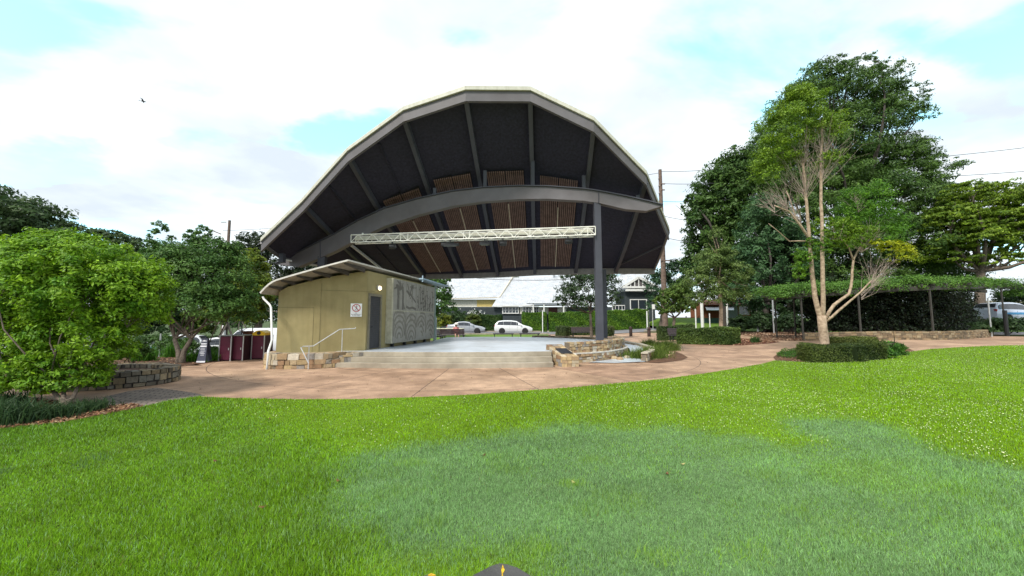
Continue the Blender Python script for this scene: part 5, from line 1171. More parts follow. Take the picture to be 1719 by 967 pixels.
# gabled house
gh = thing('gabled_house', 'dark slate gabled house with white fretwork gable and double window', 'house', onY(1063, YH))
Yg = 54.5; x0, x1, xm = hz(1036.5, 0, Yg).x, hz(1087, 0, Yg).x, hz(1059, 0, Yg).x; ze, za_ = D(1060, 481, Yg).z, D(1059, 466, Yg).z
zE = D(1060, 486, Yg).z
g = MB(); boards(g, (x0 + .2, Yg + .6, 0), (x1 - .1, Yg + .6, 0), 0, zE, .2); g.box(((x0 + x1) / 2 + .3, Yg + 4.4, zE / 2), (x1 - x0 - 1.0, 7, zE - .1)); wl(g.build('wall', SLATE), gh)
A, M1, B = Vector((x0 - .35, Yg, ze - .1)), Vector((xm, Yg, za_ + .1)), Vector((x1 + .25, Yg, ze - .1)); dv = Vector((0, 9, 0))
g = MB(); corr(g, A, A + dv, M1 + dv, M1, 30, .02); corr(g, B, B + dv, M1 + dv, M1, 30, .02); wl(g.build('roof', CORR), gh)
g = MB(); g.bar(A + Vector((0, -.06, -.05)), M1 + Vector((0, -.06, -.05)), .12, .34); g.bar(B + Vector((0, -.06, -.05)), M1 + Vector((0, -.06, -.05)), .12, .34); g.box(((x0 + x1) / 2, Yg - .05, ze - .1), (x1 - x0 + .4, .12, .28)); g.box(((x0 + x1) / 2 + .1, Yg + .1, D(1060, 487, Yg).z), (x1 - x0 - .1, .35, .30))
for k in range(-3, 4): 
    xx = xm + k * .58; hh_ = (za_ - ze) * (1 - abs(k) * .58 / ((x1 - x0) / 2)) - .1
    if hh_ > .2: g.box((xx, Yg + .0, ze + hh_ / 2), (.12, .08, hh_))
wl(g.build('gable_trim', WHT), gh)
g = MB(); g.poly([A + Vector((.3, .15, .0)), M1 + Vector((0, .15, -.2)), B + Vector((-.3, .15, .0))]); wl(g.build('gable_infill', mm('ginf', (.12, .11, .11), .8), fixn=False), gh)
win(gh, (hz(1046, 0, Yg).x, Yg + .54, 0), (hz(1073, 0, Yg).x, Yg + .54, 0), D(1060, 520, Yg).z, D(1060, 502, Yg).z, 2, 1)
g = MB(); q = [hz(1026, 498, Yg + 9), hz(1088, 485, Yg + 6), hz(1092, 455, Yg + 12), hz(1042, 460, Yg + 12)]; corr(g, *q, 40, .02); wl(g.build('rear_roof', CORR), gh)
p = hz(1083, 524, Yg - 2.5); g = MB(); g.box((p.x, p.y, p.z), (.85, .05, .3)); g.box((p.x + .45, p.y + .05, 1.5), (.12, .12, 3.0)); wl(g.build('letterbox_sign', WHT), gh)
# hedges across the street
HB_, HC_ = (.045, .12, .014), (.15, .28, .025)
def gy(px, Y): return onY(px, Y)
hedge('clipped_hedge', 'long bright green clipped hedge before the cottage, left length with rounded end', [gy(877, 53.5), gy(917, 53.3)], 1.6, 2.65, 9000, .15, HB_, HC_, 'clipped hedges along the street', 31)
hedge('clipped_hedge', 'long bright green clipped hedge running from the signpost to the gabled house corner', [gy(922, 53.3), gy(1086, 52.6)], 1.6, 2.6, 26000, .15, HB_, HC_, 'clipped hedges along the street', 32)
hedge('clipped_hedge', 'dark clipped hedge block between the silver car and the white car', [gy(805, 53.8), gy(842, 53.5)], 1.8, 2.3, 8000, .16, (.02, .055, .014), (.07, .13, .025), 'clipped hedges along the street', 33)
for i, (px, py, rx, ry, Y, cb) in enumerate(((744, 541, 17, 13, 50, (.24, .27, .02)), (793, 540, 14, 12, 51.5, (.16, .20, .03)), (770, 545, 20, 18, 53, (.05, .09, .03)), (722, 535, 20, 24, 52, (.06, .11, .03)), (797, 530, 12, 9, 54, (.05, .09, .03)))):
    c = pblob(px, py, rx, ry, Y); c = c[:2] + (max(c[2], c[5] * .9),) + c[3:]; shrub('street_bush', ['yellow-green clipped bush behind the bench table', 'olive bush left of the dark hedge block', 'dark bush behind the silver car', 'dark green bush beneath the tree at the end of the screen', 'bush with white blossom against the dark hall base'][i], 'bush', (c[0], c[1], 0), [c], 5000, .2, (.025, .06, .015), cb, 'bushes in front of the hall', 80 + i)
rg_ = np.random.default_rng(5); c = D(797, 526, 53.2); P = np.array(list(c)) + rg_.normal(size=(120, 3)) * np.array([.75, .3, .3]); tag(leaves('blossom', P, unit(rg_.normal(size=(120, 3))), np.full(120, .17), np.tile([.75, .75, .72], (120, 1)), NEEDLE, None, .8, rg_), 'white blossom sprays on the bush against the dark hall base', 'flowers')
# cars
TYRE = mm('tyre', (.02, .02, .02), .85); RIM = mm('rim', (.5, .5, .52), .3, .7)
def car(label, loc, rz, colr, kind='wagon', group='cars parked along the streets', s=1.0, stripe=None):
    t = thing('parked_car' if kind != 'van' else 'parked_van', label, 'car' if kind != 'van' else 'van', loc, rz, group)
    paint = mm('paint%s' % str(colr), colr, .22, .15, var=.03, spec=.6)
    if kind == 'van': st = [(-2.6, .45, 1.0, 1.85), (-2.52, .3, 1.1, 1.98), (-1.2, .28, 1.12, 2.02), (.6, .28, 1.12, 2.0), (1.05, .28, 1.1, 1.9), (1.75, .28, 1.08, 1.2), (2.2, .3, .95, 1.05), (2.5, .4, .7, .78)]; W = .95
    elif kind == 'wagon': st = [(-2.3, .42, .8, .95), (-2.22, .3, .98, 1.12), (-1.85, .24, 1.0, 1.5), (-1.2, .22, .98, 1.58), (-.3, .22, .96, 1.58), (.35, .22, .94, 1.5), (1.25, .22, .92, 1.0), (1.9, .24, .78, .84), (2.25, .32, .6, .66)]; W = .88
    else: st = [(-2.3, .42, .75, .9), (-2.2, .3, .95, 1.05), (-1.55, .24, .95, 1.1), (-.9, .22, .93, 1.42), (-.2, .22, .92, 1.46), (.35, .22, .9, 1.38), (1.2, .22, .88, .95), (1.9, .24, .76, .82), (2.28, .32, .6, .66)]; W = .9
    g = MB(); n = 11
    for (x, zl, zb, zt) in st:
        e = 1 - .10 * (abs(x) / 2.4) ** 4; w_ = W * e; wt = w_ * (.78 if zt - zb > .25 else .9)
        half = [(0, zl), (w_ * .9, zl), (w_ * .99, zl + .12), (w_ * 1.0, (zl + zb) / 2 + .05), (w_ * .985, zb), (wt, zt - .05), (wt * .85, zt), ]
        pts = half + [(-a, z) for a, z in half[::-1][:-1]]
        pts = half[:] + [(0, zt + .015)] + [(-a, z) for a, z in half[::-1][:-1]]
        g.v += [(x, a, z) for a, z in pts]
    n = 14
    n = len(pts)
    for i in range(len(st) - 1):
        for k in range(n): g.face((i * n + k, i * n + (k + 1) % n, (i + 1) * n + (k + 1) % n, (i + 1) * n + k))
    g.face(range(n)); g.face(range((len(st) - 1) * n, len(st) * n))
    o = g.build('body', paint, t, smooth='auto')
    # side glazing per pillar bay, windscreen and rear screen
    def sidept(i, sgn, f, up):
        x, zl, zb, zt = st[i]; x2, _, zb2, zt2 = st[i + 1]
        e = lambda X: 1 - .10 * (abs(X) / 2.4) ** 4
        xx = x + (x2 - x) * f; b_ = zb + (zb2 - zb) * f; tp = zt + (zt2 - zt) * f; wb = W * e(xx) * .985
        def WT(i_): X, _, B, T = st[i_]; return W * e(X) * (.78 if T - B > .25 else .9)
        wt = WT(i) + (WT(i + 1) - WT(i)) * f; tp -= .05; v = .10 + .78 * up
        return Vector((xx, sgn * (wb + (wt - wb) * v + .012), b_ + (tp - b_) * v))
    cab = [i for i in range(len(st) - 1) if st[i][3] - st[i][2] > .3 or st[i + 1][3] - st[i + 1][2] > .3]
    if kind == 'van': cab = [3, 4]
    gl = mm('carglass', (.03, .035, .045), .08, spec=.7)
    for sgn in (-1, 1):
        for i in cab:
            lo = .012; hi = .988
            if st[i][3] - st[i][2] <= .3: lo = .45
            if st[i + 1][3] - st[i + 1][2] <= .3: hi = .62
            w_ = MB(); w_.poly([sidept(i, sgn, lo, 0), sidept(i, sgn, hi, 0), sidept(i, sgn, hi, 1), sidept(i, sgn, lo, 1)]); w_.build('side_window', gl, t, fixn=False)
    for (i, nm) in ((max(cab), 'windscreen'), (min(cab), 'rear_window')):
        if kind == 'van' and nm == 'rear_window': continue
        a, b = st[i], st[i + 1]; wa = W * (.78 if a[3] - a[2] > .25 else .9) * .82; wb = W * (.78 if b[3] - b[2] > .25 else .9) * .82
        nrm = Vector((-(b[3] - a[3]), 0, b[0] - a[0])).normalized() * .02
        w_ = MB(); l0, l1 = (.1, .9)
        P = lambda f, s_: Vector((a[0] + (b[0] - a[0]) * f, s_ * (wa + (wb - wa) * f), a[3] + .012 + (b[3] - a[3]) * f)) + nrm
        w_.poly([P(l0, -1), P(l1, -1), P(l1, 1), P(l0, 1)]); w_.build(nm, gl, t, fixn=False)
    for wx in (-1.38, 1.38):
        for sgn in (-1, 1):
            g = MB(); g.lathe((wx, sgn * (W - .02), .33), [(.375, -.02), (.375, .025)], 18, 'Y'); g.build('wheel_arch', TYRE, t)
            g = MB(); g.lathe((wx, sgn * (W - .0), .32), [(.22, -.1), (.31, -.09), (.32, 0), (.31, .05), (.22, .055)], 18, 'Y'); wh = g.build('wheel', TYRE, t, smooth='auto')
            g = MB(); g.lathe((wx, sgn * (W + .055), .32), [(.215, -.01), (.215, .012), (.05, .02)], 18, 'Y'); g.build('rim', RIM, wh)
            g = MB()
            for k in range(5): a = k * 1.2566; g.box((wx + math.cos(a) * .12, sgn * (W + .072), .32 + math.sin(a) * .12), (.03, .008, .07), ry=-a)
            g.build('spoke_gap', TYRE, wh)
    X = st[-1][0]
    for sgn in (-1, 1):
        g = MB(); g.box((X - .14, sgn * (W - .2), st[-1][2] - .0), (.3, .24, .12), rz=sgn * -.35); g.build('headlight', mm('hl', (.6, .62, .65), .1), t, bevel=.03)
        g = MB(); g.box((st[0][0] + .06, sgn * (W - .18), st[0][3] - .02), (.12, .2, .22)); g.build('tail_light', mm('tl', (.35, .01, .01), .2), t, bevel=.03)
        im = max(cab); g = MB(); g.box((st[im][0] + .55, sgn * (W + .08), st[im][2] + .08), (.12, .2, .13)); g.build('mirror', paint, t, bevel=.03)
    g = MB(); g.box((X - .01, 0, .42), (.06, 1.1, .2)); g.build('grille', BLACKM, t, bevel=.02)
    g = MB(); 
    for sgn in (-1, 1):
        for i in range(2, len(st) - 3): 
            a, b = st[i], st[i + 1]; 
        for xx in (-.45, .45): g.box((xx, sgn * (W * .995), .62), (.012, .012, .55))
    g.build('door_gap', TYRE, t)
    if stripe:
        g = MB()
        for sgn in (-1, 1): g.box((.0, sgn * (W + .004), .7), (3.2, .02, .16))
        g.build('stripe', mm('stripe', stripe, .4), t)
    return t
p = gy(862, 46.6); car('white wagon parked in front of the gap in the hedges', p, 0, (.78, .79, .80), 'wagon')
p = gy(783, 46.8); car('silver sedan partly hidden behind the dark bench', p, 0, (.36, .38, .42), 'sedan')
p = Vector((-19.6, 29.6, zg(-19.6, 29.6))); car('white van with a high roof behind the maroon bins', p, R(180), (.80, .81, .83), 'van', stripe=(.05, .25, .5))
p = Vector((-19.0, 25.2, zg(-19.0, 25.2))); car('white sedan close behind the maroon bins', p, R(180), (.76, .77, .79), 'sedan')
p = Vector((-24.6, 27.6, zg(-24.6, 27.6))); car('white car with dark red trim seen through the plants behind the sandwich board', p, R(200), (.74, .75, .76), 'wagon', stripe=(.35, .02, .03))
p = Vector((-33, 27, zg(-33, 27))); car('pale car glimpsed between the lime shrub and the planter', p, R(180), (.6, .62, .63), 'sedan')
# benches
SLATW = mm('bench_slat', (.055, .04, .045), .45); LEGM = BLACKM
def bench(label, loc, rz, L, back, group):
    t = thing('park_bench', label, 'bench', loc, rz, group)
    g = MB()
    for k in range(5): g.box((0, -.2 + k * .1, .44), (L, .085, .06))
    g.build('seat', mm('seat_slat', (.05, .045, .05), .45), t, bevel=.004)
    for s in (-1, 1):
        g = MB(); g.box((s * (L / 2 - .12), 0, .415), (.06, .46, .04)); g.box((s * (L / 2 - .12), -.18, .2), (.06, .05, .4)); g.box((s * (L / 2 - .12), .18, .2), (.06, .05, .4)); g.build('leg', LEGM, t)
    if back:
        g = MB()
        for k in range(4): g.box((0, .25 + k * .03, .55 + k * .11), (L, .035, .095), rx=-.25)
        g.build('backrest', SLATW, t, bevel=.004)
        for s in (-1, 1): g = MB(); g.bar((s * (L / 2 - .12), .22, .44), (s * (L / 2 - .12), .36, .95), .05, .03); g.build('back_frame', LEGM, t)
    return t
GB = 'benches around the back of the stage'
bench('backless dark bench behind the stage, below the rear of the white wagon', PX(845, 572), R(2), 1.65, False, GB).scale = (1, 1, 1.25)
bench('backless dark bench behind the stage, below the front of the white wagon', PX(889, 571.5), R(2), 1.65, False, GB).scale = (1, 1, 1.25)
bench('dark bench with its back to the stage where the person sits', PX(760, 571.5), R(176), 2.0, True, GB)
bench('dark bench seen end-on beside the pale posts', PX(739, 574), R(82), 1.3, True, GB)
bench('dark bench inside the ring hedge beside the steel column', PX(977, 565.5), R(4), 2.0, True, GB)
bench('dark bench beside the green clipped hedge right of the ramp', PX(1150, 573) , R(8), 2.3, True, GB)
tb = PX(751, 568); tb.y += 1.2; tbl = thing('picnic_table', 'pale-topped table behind the bench with the seated person', 'table', tb); g = MB(); g.box((0, 0, .85), (2.6, .8, .06)); g.build('top', mm('ptop', (.7, .66, .52), .5), tbl, bevel=.01)
for s in (-1, 1): g = MB(); g.box((s * .9, 0, .41), (.1, .5, .82)); g.build('leg', mm('tleg', (.22, .2, .16), .7), tbl)
# seated person in pale hat
pp = PX(765, 571.5); pp.y += .12
per = thing('person', 'person in a white sun hat and pink top sitting sideways on the bench', 'person', pp, R(200))
me = bpy.data.meshes.new('body'); V = [(0, 0, .52), (0, .0, .78), (0, 0, 1.0), (0, .02, 1.12), (0, .03, 1.26), (-.1, 0, .5), (-.12, .42, .5), (-.12, .44, .08), (-.12, .56, .04), (.1, 0, .5), (.12, .42, .5), (.12, .44, .08), (.12, .56, .04), (-.17, 0, 1.03), (-.22, .06, .78), (-.12, .3, .72), (.17, 0, 1.03), (.22, .06, .78), (.12, .3, .72)]
Ed = [(0, 1), (1, 2), (2, 3), (3, 4), (0, 5), (5, 6), (6, 7), (7, 8), (0, 9), (9, 10), (10, 11), (11, 12), (2, 13), (13, 14), (14, 15), (2, 16), (16, 17), (17, 18)]
me.from_pydata(V, Ed, []); o = bpy.data.objects.new('body', me); C.objects.link(o); o.parent = per; me.materials.append(mm('skin', (.50, .30, .22), .6))
sk = o.modifiers.new('s', 'SKIN'); rad_ = [.14, .13, .12, .05, .09, .09, .065, .045, .04, .09, .065, .045, .04, .06, .045, .03, .06, .045, .03]
for v_, r_ in zip(me.skin_vertices[0].data, rad_): v_.radius = (r_, r_)
me.skin_vertices[0].data[0].use_root = True; ssd = o.modifiers.new('u', 'SUBSURF'); ssd.levels = ssd.render_levels = 2
g = MB(); g.lathe((0, 0, 0), [(.17, .50), (.165, .7), (.16, .95), (.12, 1.06), (.06, 1.10)], 14); g.tube([(-.16, 0, 1.03), (-.225, .06, .8)], [.07, .06], 8); g.tube([(.16, 0, 1.03), (.225, .06, .8)], [.07, .06], 8); g.build('top', mm('pink', (.62, .22, .22), .8), per, smooth='auto')
g = MB(); g.lathe((0, .03, 1.30), [(.21, -.01), (.20, .01), (.12, .03), (.11, .11), (.04, .14)], 16); g.build('hat', mm('hatw', (.75, .72, .66), .8), per, smooth='auto')
g = MB(); g.lathe((0, .0, 1.13), [(.06, -.02), (.10, .05), (.105, .15), (.06, .18)], 12); g.build('hair', mm('hair', (.45, .40, .33), .8), per, smooth='auto')
# ring hedge planter with small tree by the column
c_ = PX(990, 566); cy_ = c_.y + 2.6
ringp = [Vector((c_.x + math.cos(a) * 2.9, cy_ + math.sin(a) * 1.9, 0)) for a in [R(200 + i * 28) - R(0) for i in range(-2, 0)]]
pathr = [Vector((c_.x + math.cos(R(d_)) * 2.7, cy_ + math.sin(R(d_)) * 1.7, 0)) for d_ in (225, 200, 170, 140, 110, 80, 50, 20, -10, -40)]
hedge('ring_hedge', 'low olive hedge curving round the bench beside the steel column', pathr, .7, .95, 9000, .10, (.035, .06, .02), (.13, .17, .05), 'low hedges round the benches', 35)
rk = thing('stone_edging', 'low tan stone edging behind the stage below the ring hedge', 'stone edging', (2, 27.5, 0)); g = MB(); stonewall(g, [(6.2, 26.6), (4.5, 27.6), (3.0, 28.0), (1.6, 28.6)], 0, .28, .4, .14, PAL_MID, random.Random(18)); g.c = (.15, .1, .07); wl(g.build('stonework', STONE), rk)
drape('ring_bed', [(1.6, 29.2), (2, 28.6), (4.6, 27.8), (6.3, 26.8), (9, 29), (8.5, 33), (2, 33.5)], MULCH, .06, .8, lambda x, y: mulcol(x, y) * 1.1)
# trees behind stage
MGA, MGB = (.03, .075, .016), (.09, .16, .035)
ptree('bushy_tree', 'dense green tree behind the far end of the screen', 728, 36, [pblob(730, 490, 34, 26, 36), pblob(700, 480, 30, 26, 36), pblob(742, 512, 26, 26, 36), pblob(708, 520, 34, 24, 36), pblob(735, 470, 24, 12, 36), pblob(670, 500, 30, 40, 37)], 16000, .21, MGA, (.09, .19, .03), 41, .2, group='trees behind the stage')
ptree('round_tree', 'round-crowned tree behind the steel column before the gabled house', 993, 33, [pblob(985, 480, 38, 24, 33), pblob(953, 495, 24, 22, 33), pblob(1020, 478, 26, 22, 33), pblob(990, 510, 40, 16, 33), pblob(1030, 500, 16, 18, 33), pblob(940, 508, 14, 10, 33), pblob(965, 462, 24, 12, 33), pblob(1005, 462, 30, 10, 33)], 11500, .18, (.02, .05, .018), (.075, .12, .05), 42, .14, split=.38, sub=.28, group='trees behind the stage', shell=.35)
# bollards
for i, px in enumerate((1026, 1059, 1089.5)):
    p = PX(px, 562); p = Vector((p.x * .93, p.y * .93, 0)); g = MB(); g.lathe((0, 0, 0), [(.15, 0), (.15, .95), (.12, 1.0), (.0, 1.0)], 12); g.box((0, 0, .8), (.34, .34, .05)); o = g.build('bollard', mm('boll', (.045, .025, .02), .6), loc=p, smooth='auto')
    tag(o, ['dark timber bollard nearest the steel columns', 'dark timber bollard, middle one of the row by the street', 'dark timber bollard, right one of the row by the street'][i], 'bollard', 'bollards by the street')
# street signs / posts
def post(label, px, Y, ytop, plate=None, m=None, r=.035, name='sign_post', ybase=None, cat='post', lean=None, group=None):
    b_ = onY(px, Y); t_ = D(lean if lean else px, ytop, Y); t = thing(name, label, cat, b_, 0, group); g = MB(); g.tube([b_, Vector((t_.x if lean else b_.x, b_.y, t_.z))], r, 8); wl(g.build('pole', m or GALV, smooth='auto'), t)
    if plate: g = MB(); g.box((t_.x, b_.y - .06, t_.z - plate[1] / 2), (plate[0], .03, plate[1])); wl(g.build('plate', plate[2]), t)
    return t
post('white pole standing in front of the cottage hedge', 911, 50, 521, m=WHITE, r=.06)
post('street sign on a thin pole by the end of the hedge', 1096.5, 44, 511, (.32, .55, WHITE), r=.05, cat='sign', name='street_sign')
post('white gate post at the gabled house corner', 1087, 50, 522, m=WHITE, r=.09)
post('thin grey sign pole on the leaf-covered bank', 1300, 31, 486, (.2, .75, GALV), r=.06, lean=1296, cat='sign', name='street_sign')
post('white flag pole before the brick building, left one', 1222, 38, 501, m=WHITE, r=.09, lean=1220); post('white pole among the dark shrubs right of the small tree', 1273, 36, 491, m=WHITE, r=.09, lean=1270)
post('tall pale post left of the brick building', 1180, 40, 506, m=WHITE, r=.16); post('thin white post left of the tall pale one', 1169, 41, 510, m=WHITE, r=.07)
post('curved white hoop post by the brick building', 1192.5, 38, 526, m=WHITE, r=.05)
post('pale green post beside the end-on bench, left one', 728.5, 27.2, 532, m=mm('greenp', (.35, .5, .42), .5), r=.06, group='pale posts by the end-on bench'); post('pale grey-blue post beside the end-on bench, right one', 731.5, 27.4, 532, m=mm('bluep', (.4, .48, .55), .5), r=.05, group='pale posts by the end-on bench')
post('thin dark pole behind the left bins', 404, 20, 546, m=BLACKM, r=.03); post('thin grey pole left of the forked tree', 268, 19, 560, m=GALV, r=.035)
post('white pillar across the street behind the yellow-green tree', 375, 33, 546, m=WHITE, r=.14)
# ================================================================== RIGHT SIDE
# brick building
bb_ = thing('brick_building', 'low red brick building with grey awning roof behind the young tree', 'building', onY(1220, 56))
BRICK = mat('red_brick', (.26, .085, .04), .85, var=.2, scale=14); Yb = 55; zb0 = moundz(hz(1200, 0, Yb).x, 55); g = MB(); A = hz(1180, 508, Yb); B = hz(1292, 508, Yb)
g.box(((A.x + B.x) / 2, Yb + 2, (zb0 + A.z) / 2), (B.x - A.x, 4, A.z - zb0)); wl(g.build('wall', BRICK), bb_)
g = MB(); q = [hz(1187, 520.5, Yb - 2.5), hz(1232, 520.5, Yb - 2.5), hz(1232, 514.5, Yb - .1), hz(1184, 514.5, Yb - .1)]; corr(g, *q, 20, .02); wl(g.build('awning', CORR), bb_)
g = MB(); a = hz(1197, 0, Yb); b = hz(1212, 0, Yb); g.box(((a.x + b.x) / 2, Yb - .06, zb0 + .9), (b.x - a.x, .06, 1.8)); wl(g.build('door', mm('gdoor', (.25, .31, .30), .6)), bb_)
for xa, xb in ((1214, 1230), (1233, 1255)): a, b = hz(xa, 0, Yb), hz(xb, 0, Yb); win(bb_, (a.x, Yb, 0), (b.x, Yb, 0), zb0 + .5, zb0 + 1.8, 2, 1)
g = MB(); q = [hz(1176, 511, Yb - .8), hz(1296, 511, Yb - .8), hz(1290, 503, Yb + 4), hz(1182, 503, Yb + 4)]; corr(g, *q, 50, .03); wl(g.build('roof', mm('browntile', (.20, .09, .055), .8, var=.2, scale=8)), bb_)
fn = thing('green_fence', 'low dark green sheet fence left of the brick building', 'fence', onY(1165, 50)); g = MB(); a, b = hz(1148, 0, 48), hz(1184, 0, 48); boards(g, (a.x, 48, 0), (b.x, 48, 0), zg(a.x, 48), D(1160, 534, 48).z, .5); wl(g.build('panel', mm('gfence', (.03, .08, .065), .6)), fn)
sf = thing('slat_fence', 'brown horizontal slat fence behind the power pole', 'fence', onY(1120, 53)); g = MB(); a, b = hz(1092, 0, 54), hz(1152, 0, 54)
for k in range(7): g.box(((a.x + b.x) / 2, 54, .35 + k * .26), (b.x - a.x, .04, .17))
wl(g.build('slat', mm('bslat', (.13, .055, .035), .8)), sf)
for k in range(4): g = MB(); g.box((a.x + (b.x - a.x) * k / 3, 54.08, 1.1), (.12, .1, 2.2)); wl(g.build('post', mm('bslat', (.13, .055, .035), .8)), sf)
# low hedge right of the ramp and ring hedge piece
hedge('box_hedge', 'square clipped olive-green hedge block on the red mulch right of the ramp', [PX(1153, 577.5) + Vector((0, .6, 0)), PX(1243, 579) + Vector((0, .5, 0))], 1.3, .98, 15000, .085, (.035, .075, .016), (.14, .21, .045), 'low hedges round the benches', 36)
hedge('box_hedge', 'narrow low hedge behind the right-hand bench', [PX(1121, 573) + Vector((-.2, 1.2, 0)), PX(1185, 571) + Vector((0, 2.0, 0))], .8, 1.05, 7000, .10, (.03, .06, .016), (.10, .15, .045), 'low hedges round the benches', 37)
tuft('small_weed', 'small green weed on the leafy bank beside the path', PX(1268, 575), .4, .45, 200, (.03, .08, .02), (.08, .15, .04), None, 88, 'plant', .03)
# young tree
bl = [pblob(1202, 400, 14, 22, 29.5, wt=.6), pblob(1200, 440, 34, 26, 29.5), pblob(1178, 470, 34, 24, 29.5), pblob(1228, 465, 34, 24, 29.5), pblob(1170, 505, 26, 14, 29.5, wt=.7), pblob(1200, 495, 36, 20, 29.5), pblob(1245, 495, 24, 16, 29.5, wt=.7), pblob(1215, 435, 22, 26, 29.5)]
p0 = onY(1211, 29.5); tree('young_tree', 'slender young tree with pale trunk rising behind the box hedge', 'tree', p0, bl, 24000, .14, (.05, .10, .02), (.17, .24, .06), tr=.15, split=.55, barkm=PALEBARK, seed=43, sub=.3, shell=.25)
ptree('small_tree', 'small light green tree left of the young tree, before the pole', 1133, 36, [pblob(1128, 500, 22, 18, 36), pblob(1145, 490, 22, 22, 36), pblob(1110, 508, 14, 12, 36), pblob(1150, 515, 20, 14, 36), pblob(1125, 520, 20, 10, 36)], 8500, .2, (.04, .09, .016), (.14, .22, .035), 44, .16)
# big trees
ptree('background_tree', 'dark bushy tree just right of the roof edge, below the pole', 1110, 48, [pblob(1108, 480, 24, 30, 48), pblob(1135, 465, 24, 30, 48), pblob(1105, 512, 20, 18, 48), pblob(1140, 500, 24, 26, 48)], 11000, .27, (.016, .05, .024), (.05, .11, .045), 45, .3)
BIG = 'tall trees beyond the pergola'
ptree('broadleaf_tree', 'broad dark glossy tree, left shoulder of the tall group', 1215, 44, [pblob(1215, 330, 52, 52, 44), pblob(1185, 380, 40, 50, 44), pblob(1235, 290, 44, 40, 44), pblob(1170, 440, 26, 40, 45), pblob(1240, 400, 60, 60, 44), pblob(1205, 460, 46, 44, 46), pblob(1260, 340, 44, 60, 43), pblob(1165, 345, 20, 20, 44, wt=.6), pblob(1260, 480, 50, 50, 44), pblob(1230, 350, 70, 80, 46), pblob(1270, 290, 50, 40, 45), pblob(1200, 420, 50, 60, 46)], 62000, .36, (.024, .068, .016), (.10, .18, .035), 46, .5, barkm=DARKBARK, group=BIG, sub=.24)
bl = [pblob(1420, 150, 60, 44, 38, wt=1.2), pblob(1380, 130, 40, 30, 38), pblob(1350, 180, 60, 46, 38), pblob(1320, 250, 60, 60, 38), pblob(1480, 140, 44, 34, 38, wt=.9), pblob(1520, 165, 34, 34, 38, wt=.7), pblob(1490, 200, 60, 40, 38, wt=.9), pblob(1420, 240, 80, 60, 38), pblob(1500, 270, 66, 46, 38), pblob(1400, 340, 110, 70, 38, wt=1.2), pblob(1520, 340, 70, 60, 38), pblob(1570, 280, 26, 22, 38, wt=.5), pblob(1320, 360, 60, 80, 37),
      pblob(1460, 420, 120, 60, 38, wt=1.2), pblob(1550, 410, 60, 60, 38), pblob(1480, 310, 100, 80, 40), pblob(1560, 350, 44, 60, 39), pblob(1380, 290, 80, 70, 40), pblob(1530, 460, 90, 40, 39), pblob(1400, 470, 100, 40, 39), pblob(1440, 200, 80, 60, 40), pblob(1310, 300, 60, 60, 40), pblob(1295, 255, 40, 44, 40), pblob(1330, 200, 40, 40, 40), pblob(1310, 450, 70, 60, 38), pblob(1395, 115, 38, 20, 38, wt=.3), pblob(1450, 108, 38, 18, 38, wt=.3)]
ptree('towering_tree', 'towering dark feathery tree dominating the right of the view', 1440, 38, bl, 250000, .26, (.032, .08, .02), (.12, .21, .038), 47, .6, split=.3, lr=.25, barkm=DARKBARK, group=BIG, sub=.2, flat=.5, asp=.32, shell=.4)
ptree('grey_green_tree', 'blue-green drooping tree below the left shoulder of the tallest one', 1290, 34, [pblob(1285, 390, 46, 60, 35), pblob(1270, 450, 44, 50, 35), pblob(1320, 440, 44, 70, 35), pblob(1250, 500, 40, 26, 35), pblob(1310, 510, 50, 30, 35)], 26000, .25, (.028, .078, .032), (.085, .17, .06), 48, .4, split=.25, barkm=DARKBARK, group=BIG, sub=.22)
bl = [pblob(1690, 330, 60, 26, 33, wt=.7), pblob(1630, 325, 46, 22, 33, wt=.7), pblob(1600, 370, 50, 30, 33), pblob(1680, 375, 60, 26, 33), pblob(1640, 400, 60, 24, 33), pblob(1750, 350, 60, 50, 33), pblob(1720, 410, 50, 24, 33), pblob(1600, 430, 50, 26, 34), pblob(1680, 440, 56, 16, 33, wt=.6), pblob(1640, 350, 80, 34, 35), pblob(1700, 390, 80, 30, 35), pblob(1590, 400, 40, 60, 35)]
ptree('spreading_tree', 'flat-layered green tree with dark spreading limbs at the right edge', 1650, 33, bl, 62000, .22, (.05, .11, .012), (.22, .32, .022), 49, .4, split=.42, group=BIG, sub=.22, flat=.28)
for i, (px, Y, r_) in enumerate(((1400, 37, .55), (1325, 34, .4), (1560, 40, .45))):
    b_ = onY(px, Y)
    tree('shaded_tree', ['tree with thick dark trunk directly behind the feature tree', 'dark leaning tree behind the leaf-covered bank', 'dark tree behind the middle of the pergola'][i], 'tree', b_, [pblob(px, 440, 50, 40, Y + 2), pblob(px + 30, 470, 40, 26, Y + 2), pblob(px - 30, 480, 36, 26, Y + 2), pblob(px - 10, 510, 60, 22, Y + 3)], 12000, .26, (.014, .035, .014), (.045, .075, .026), tr=r_, split=.5, seed=90 + i, barkm=DARKBARK, group=BIG)
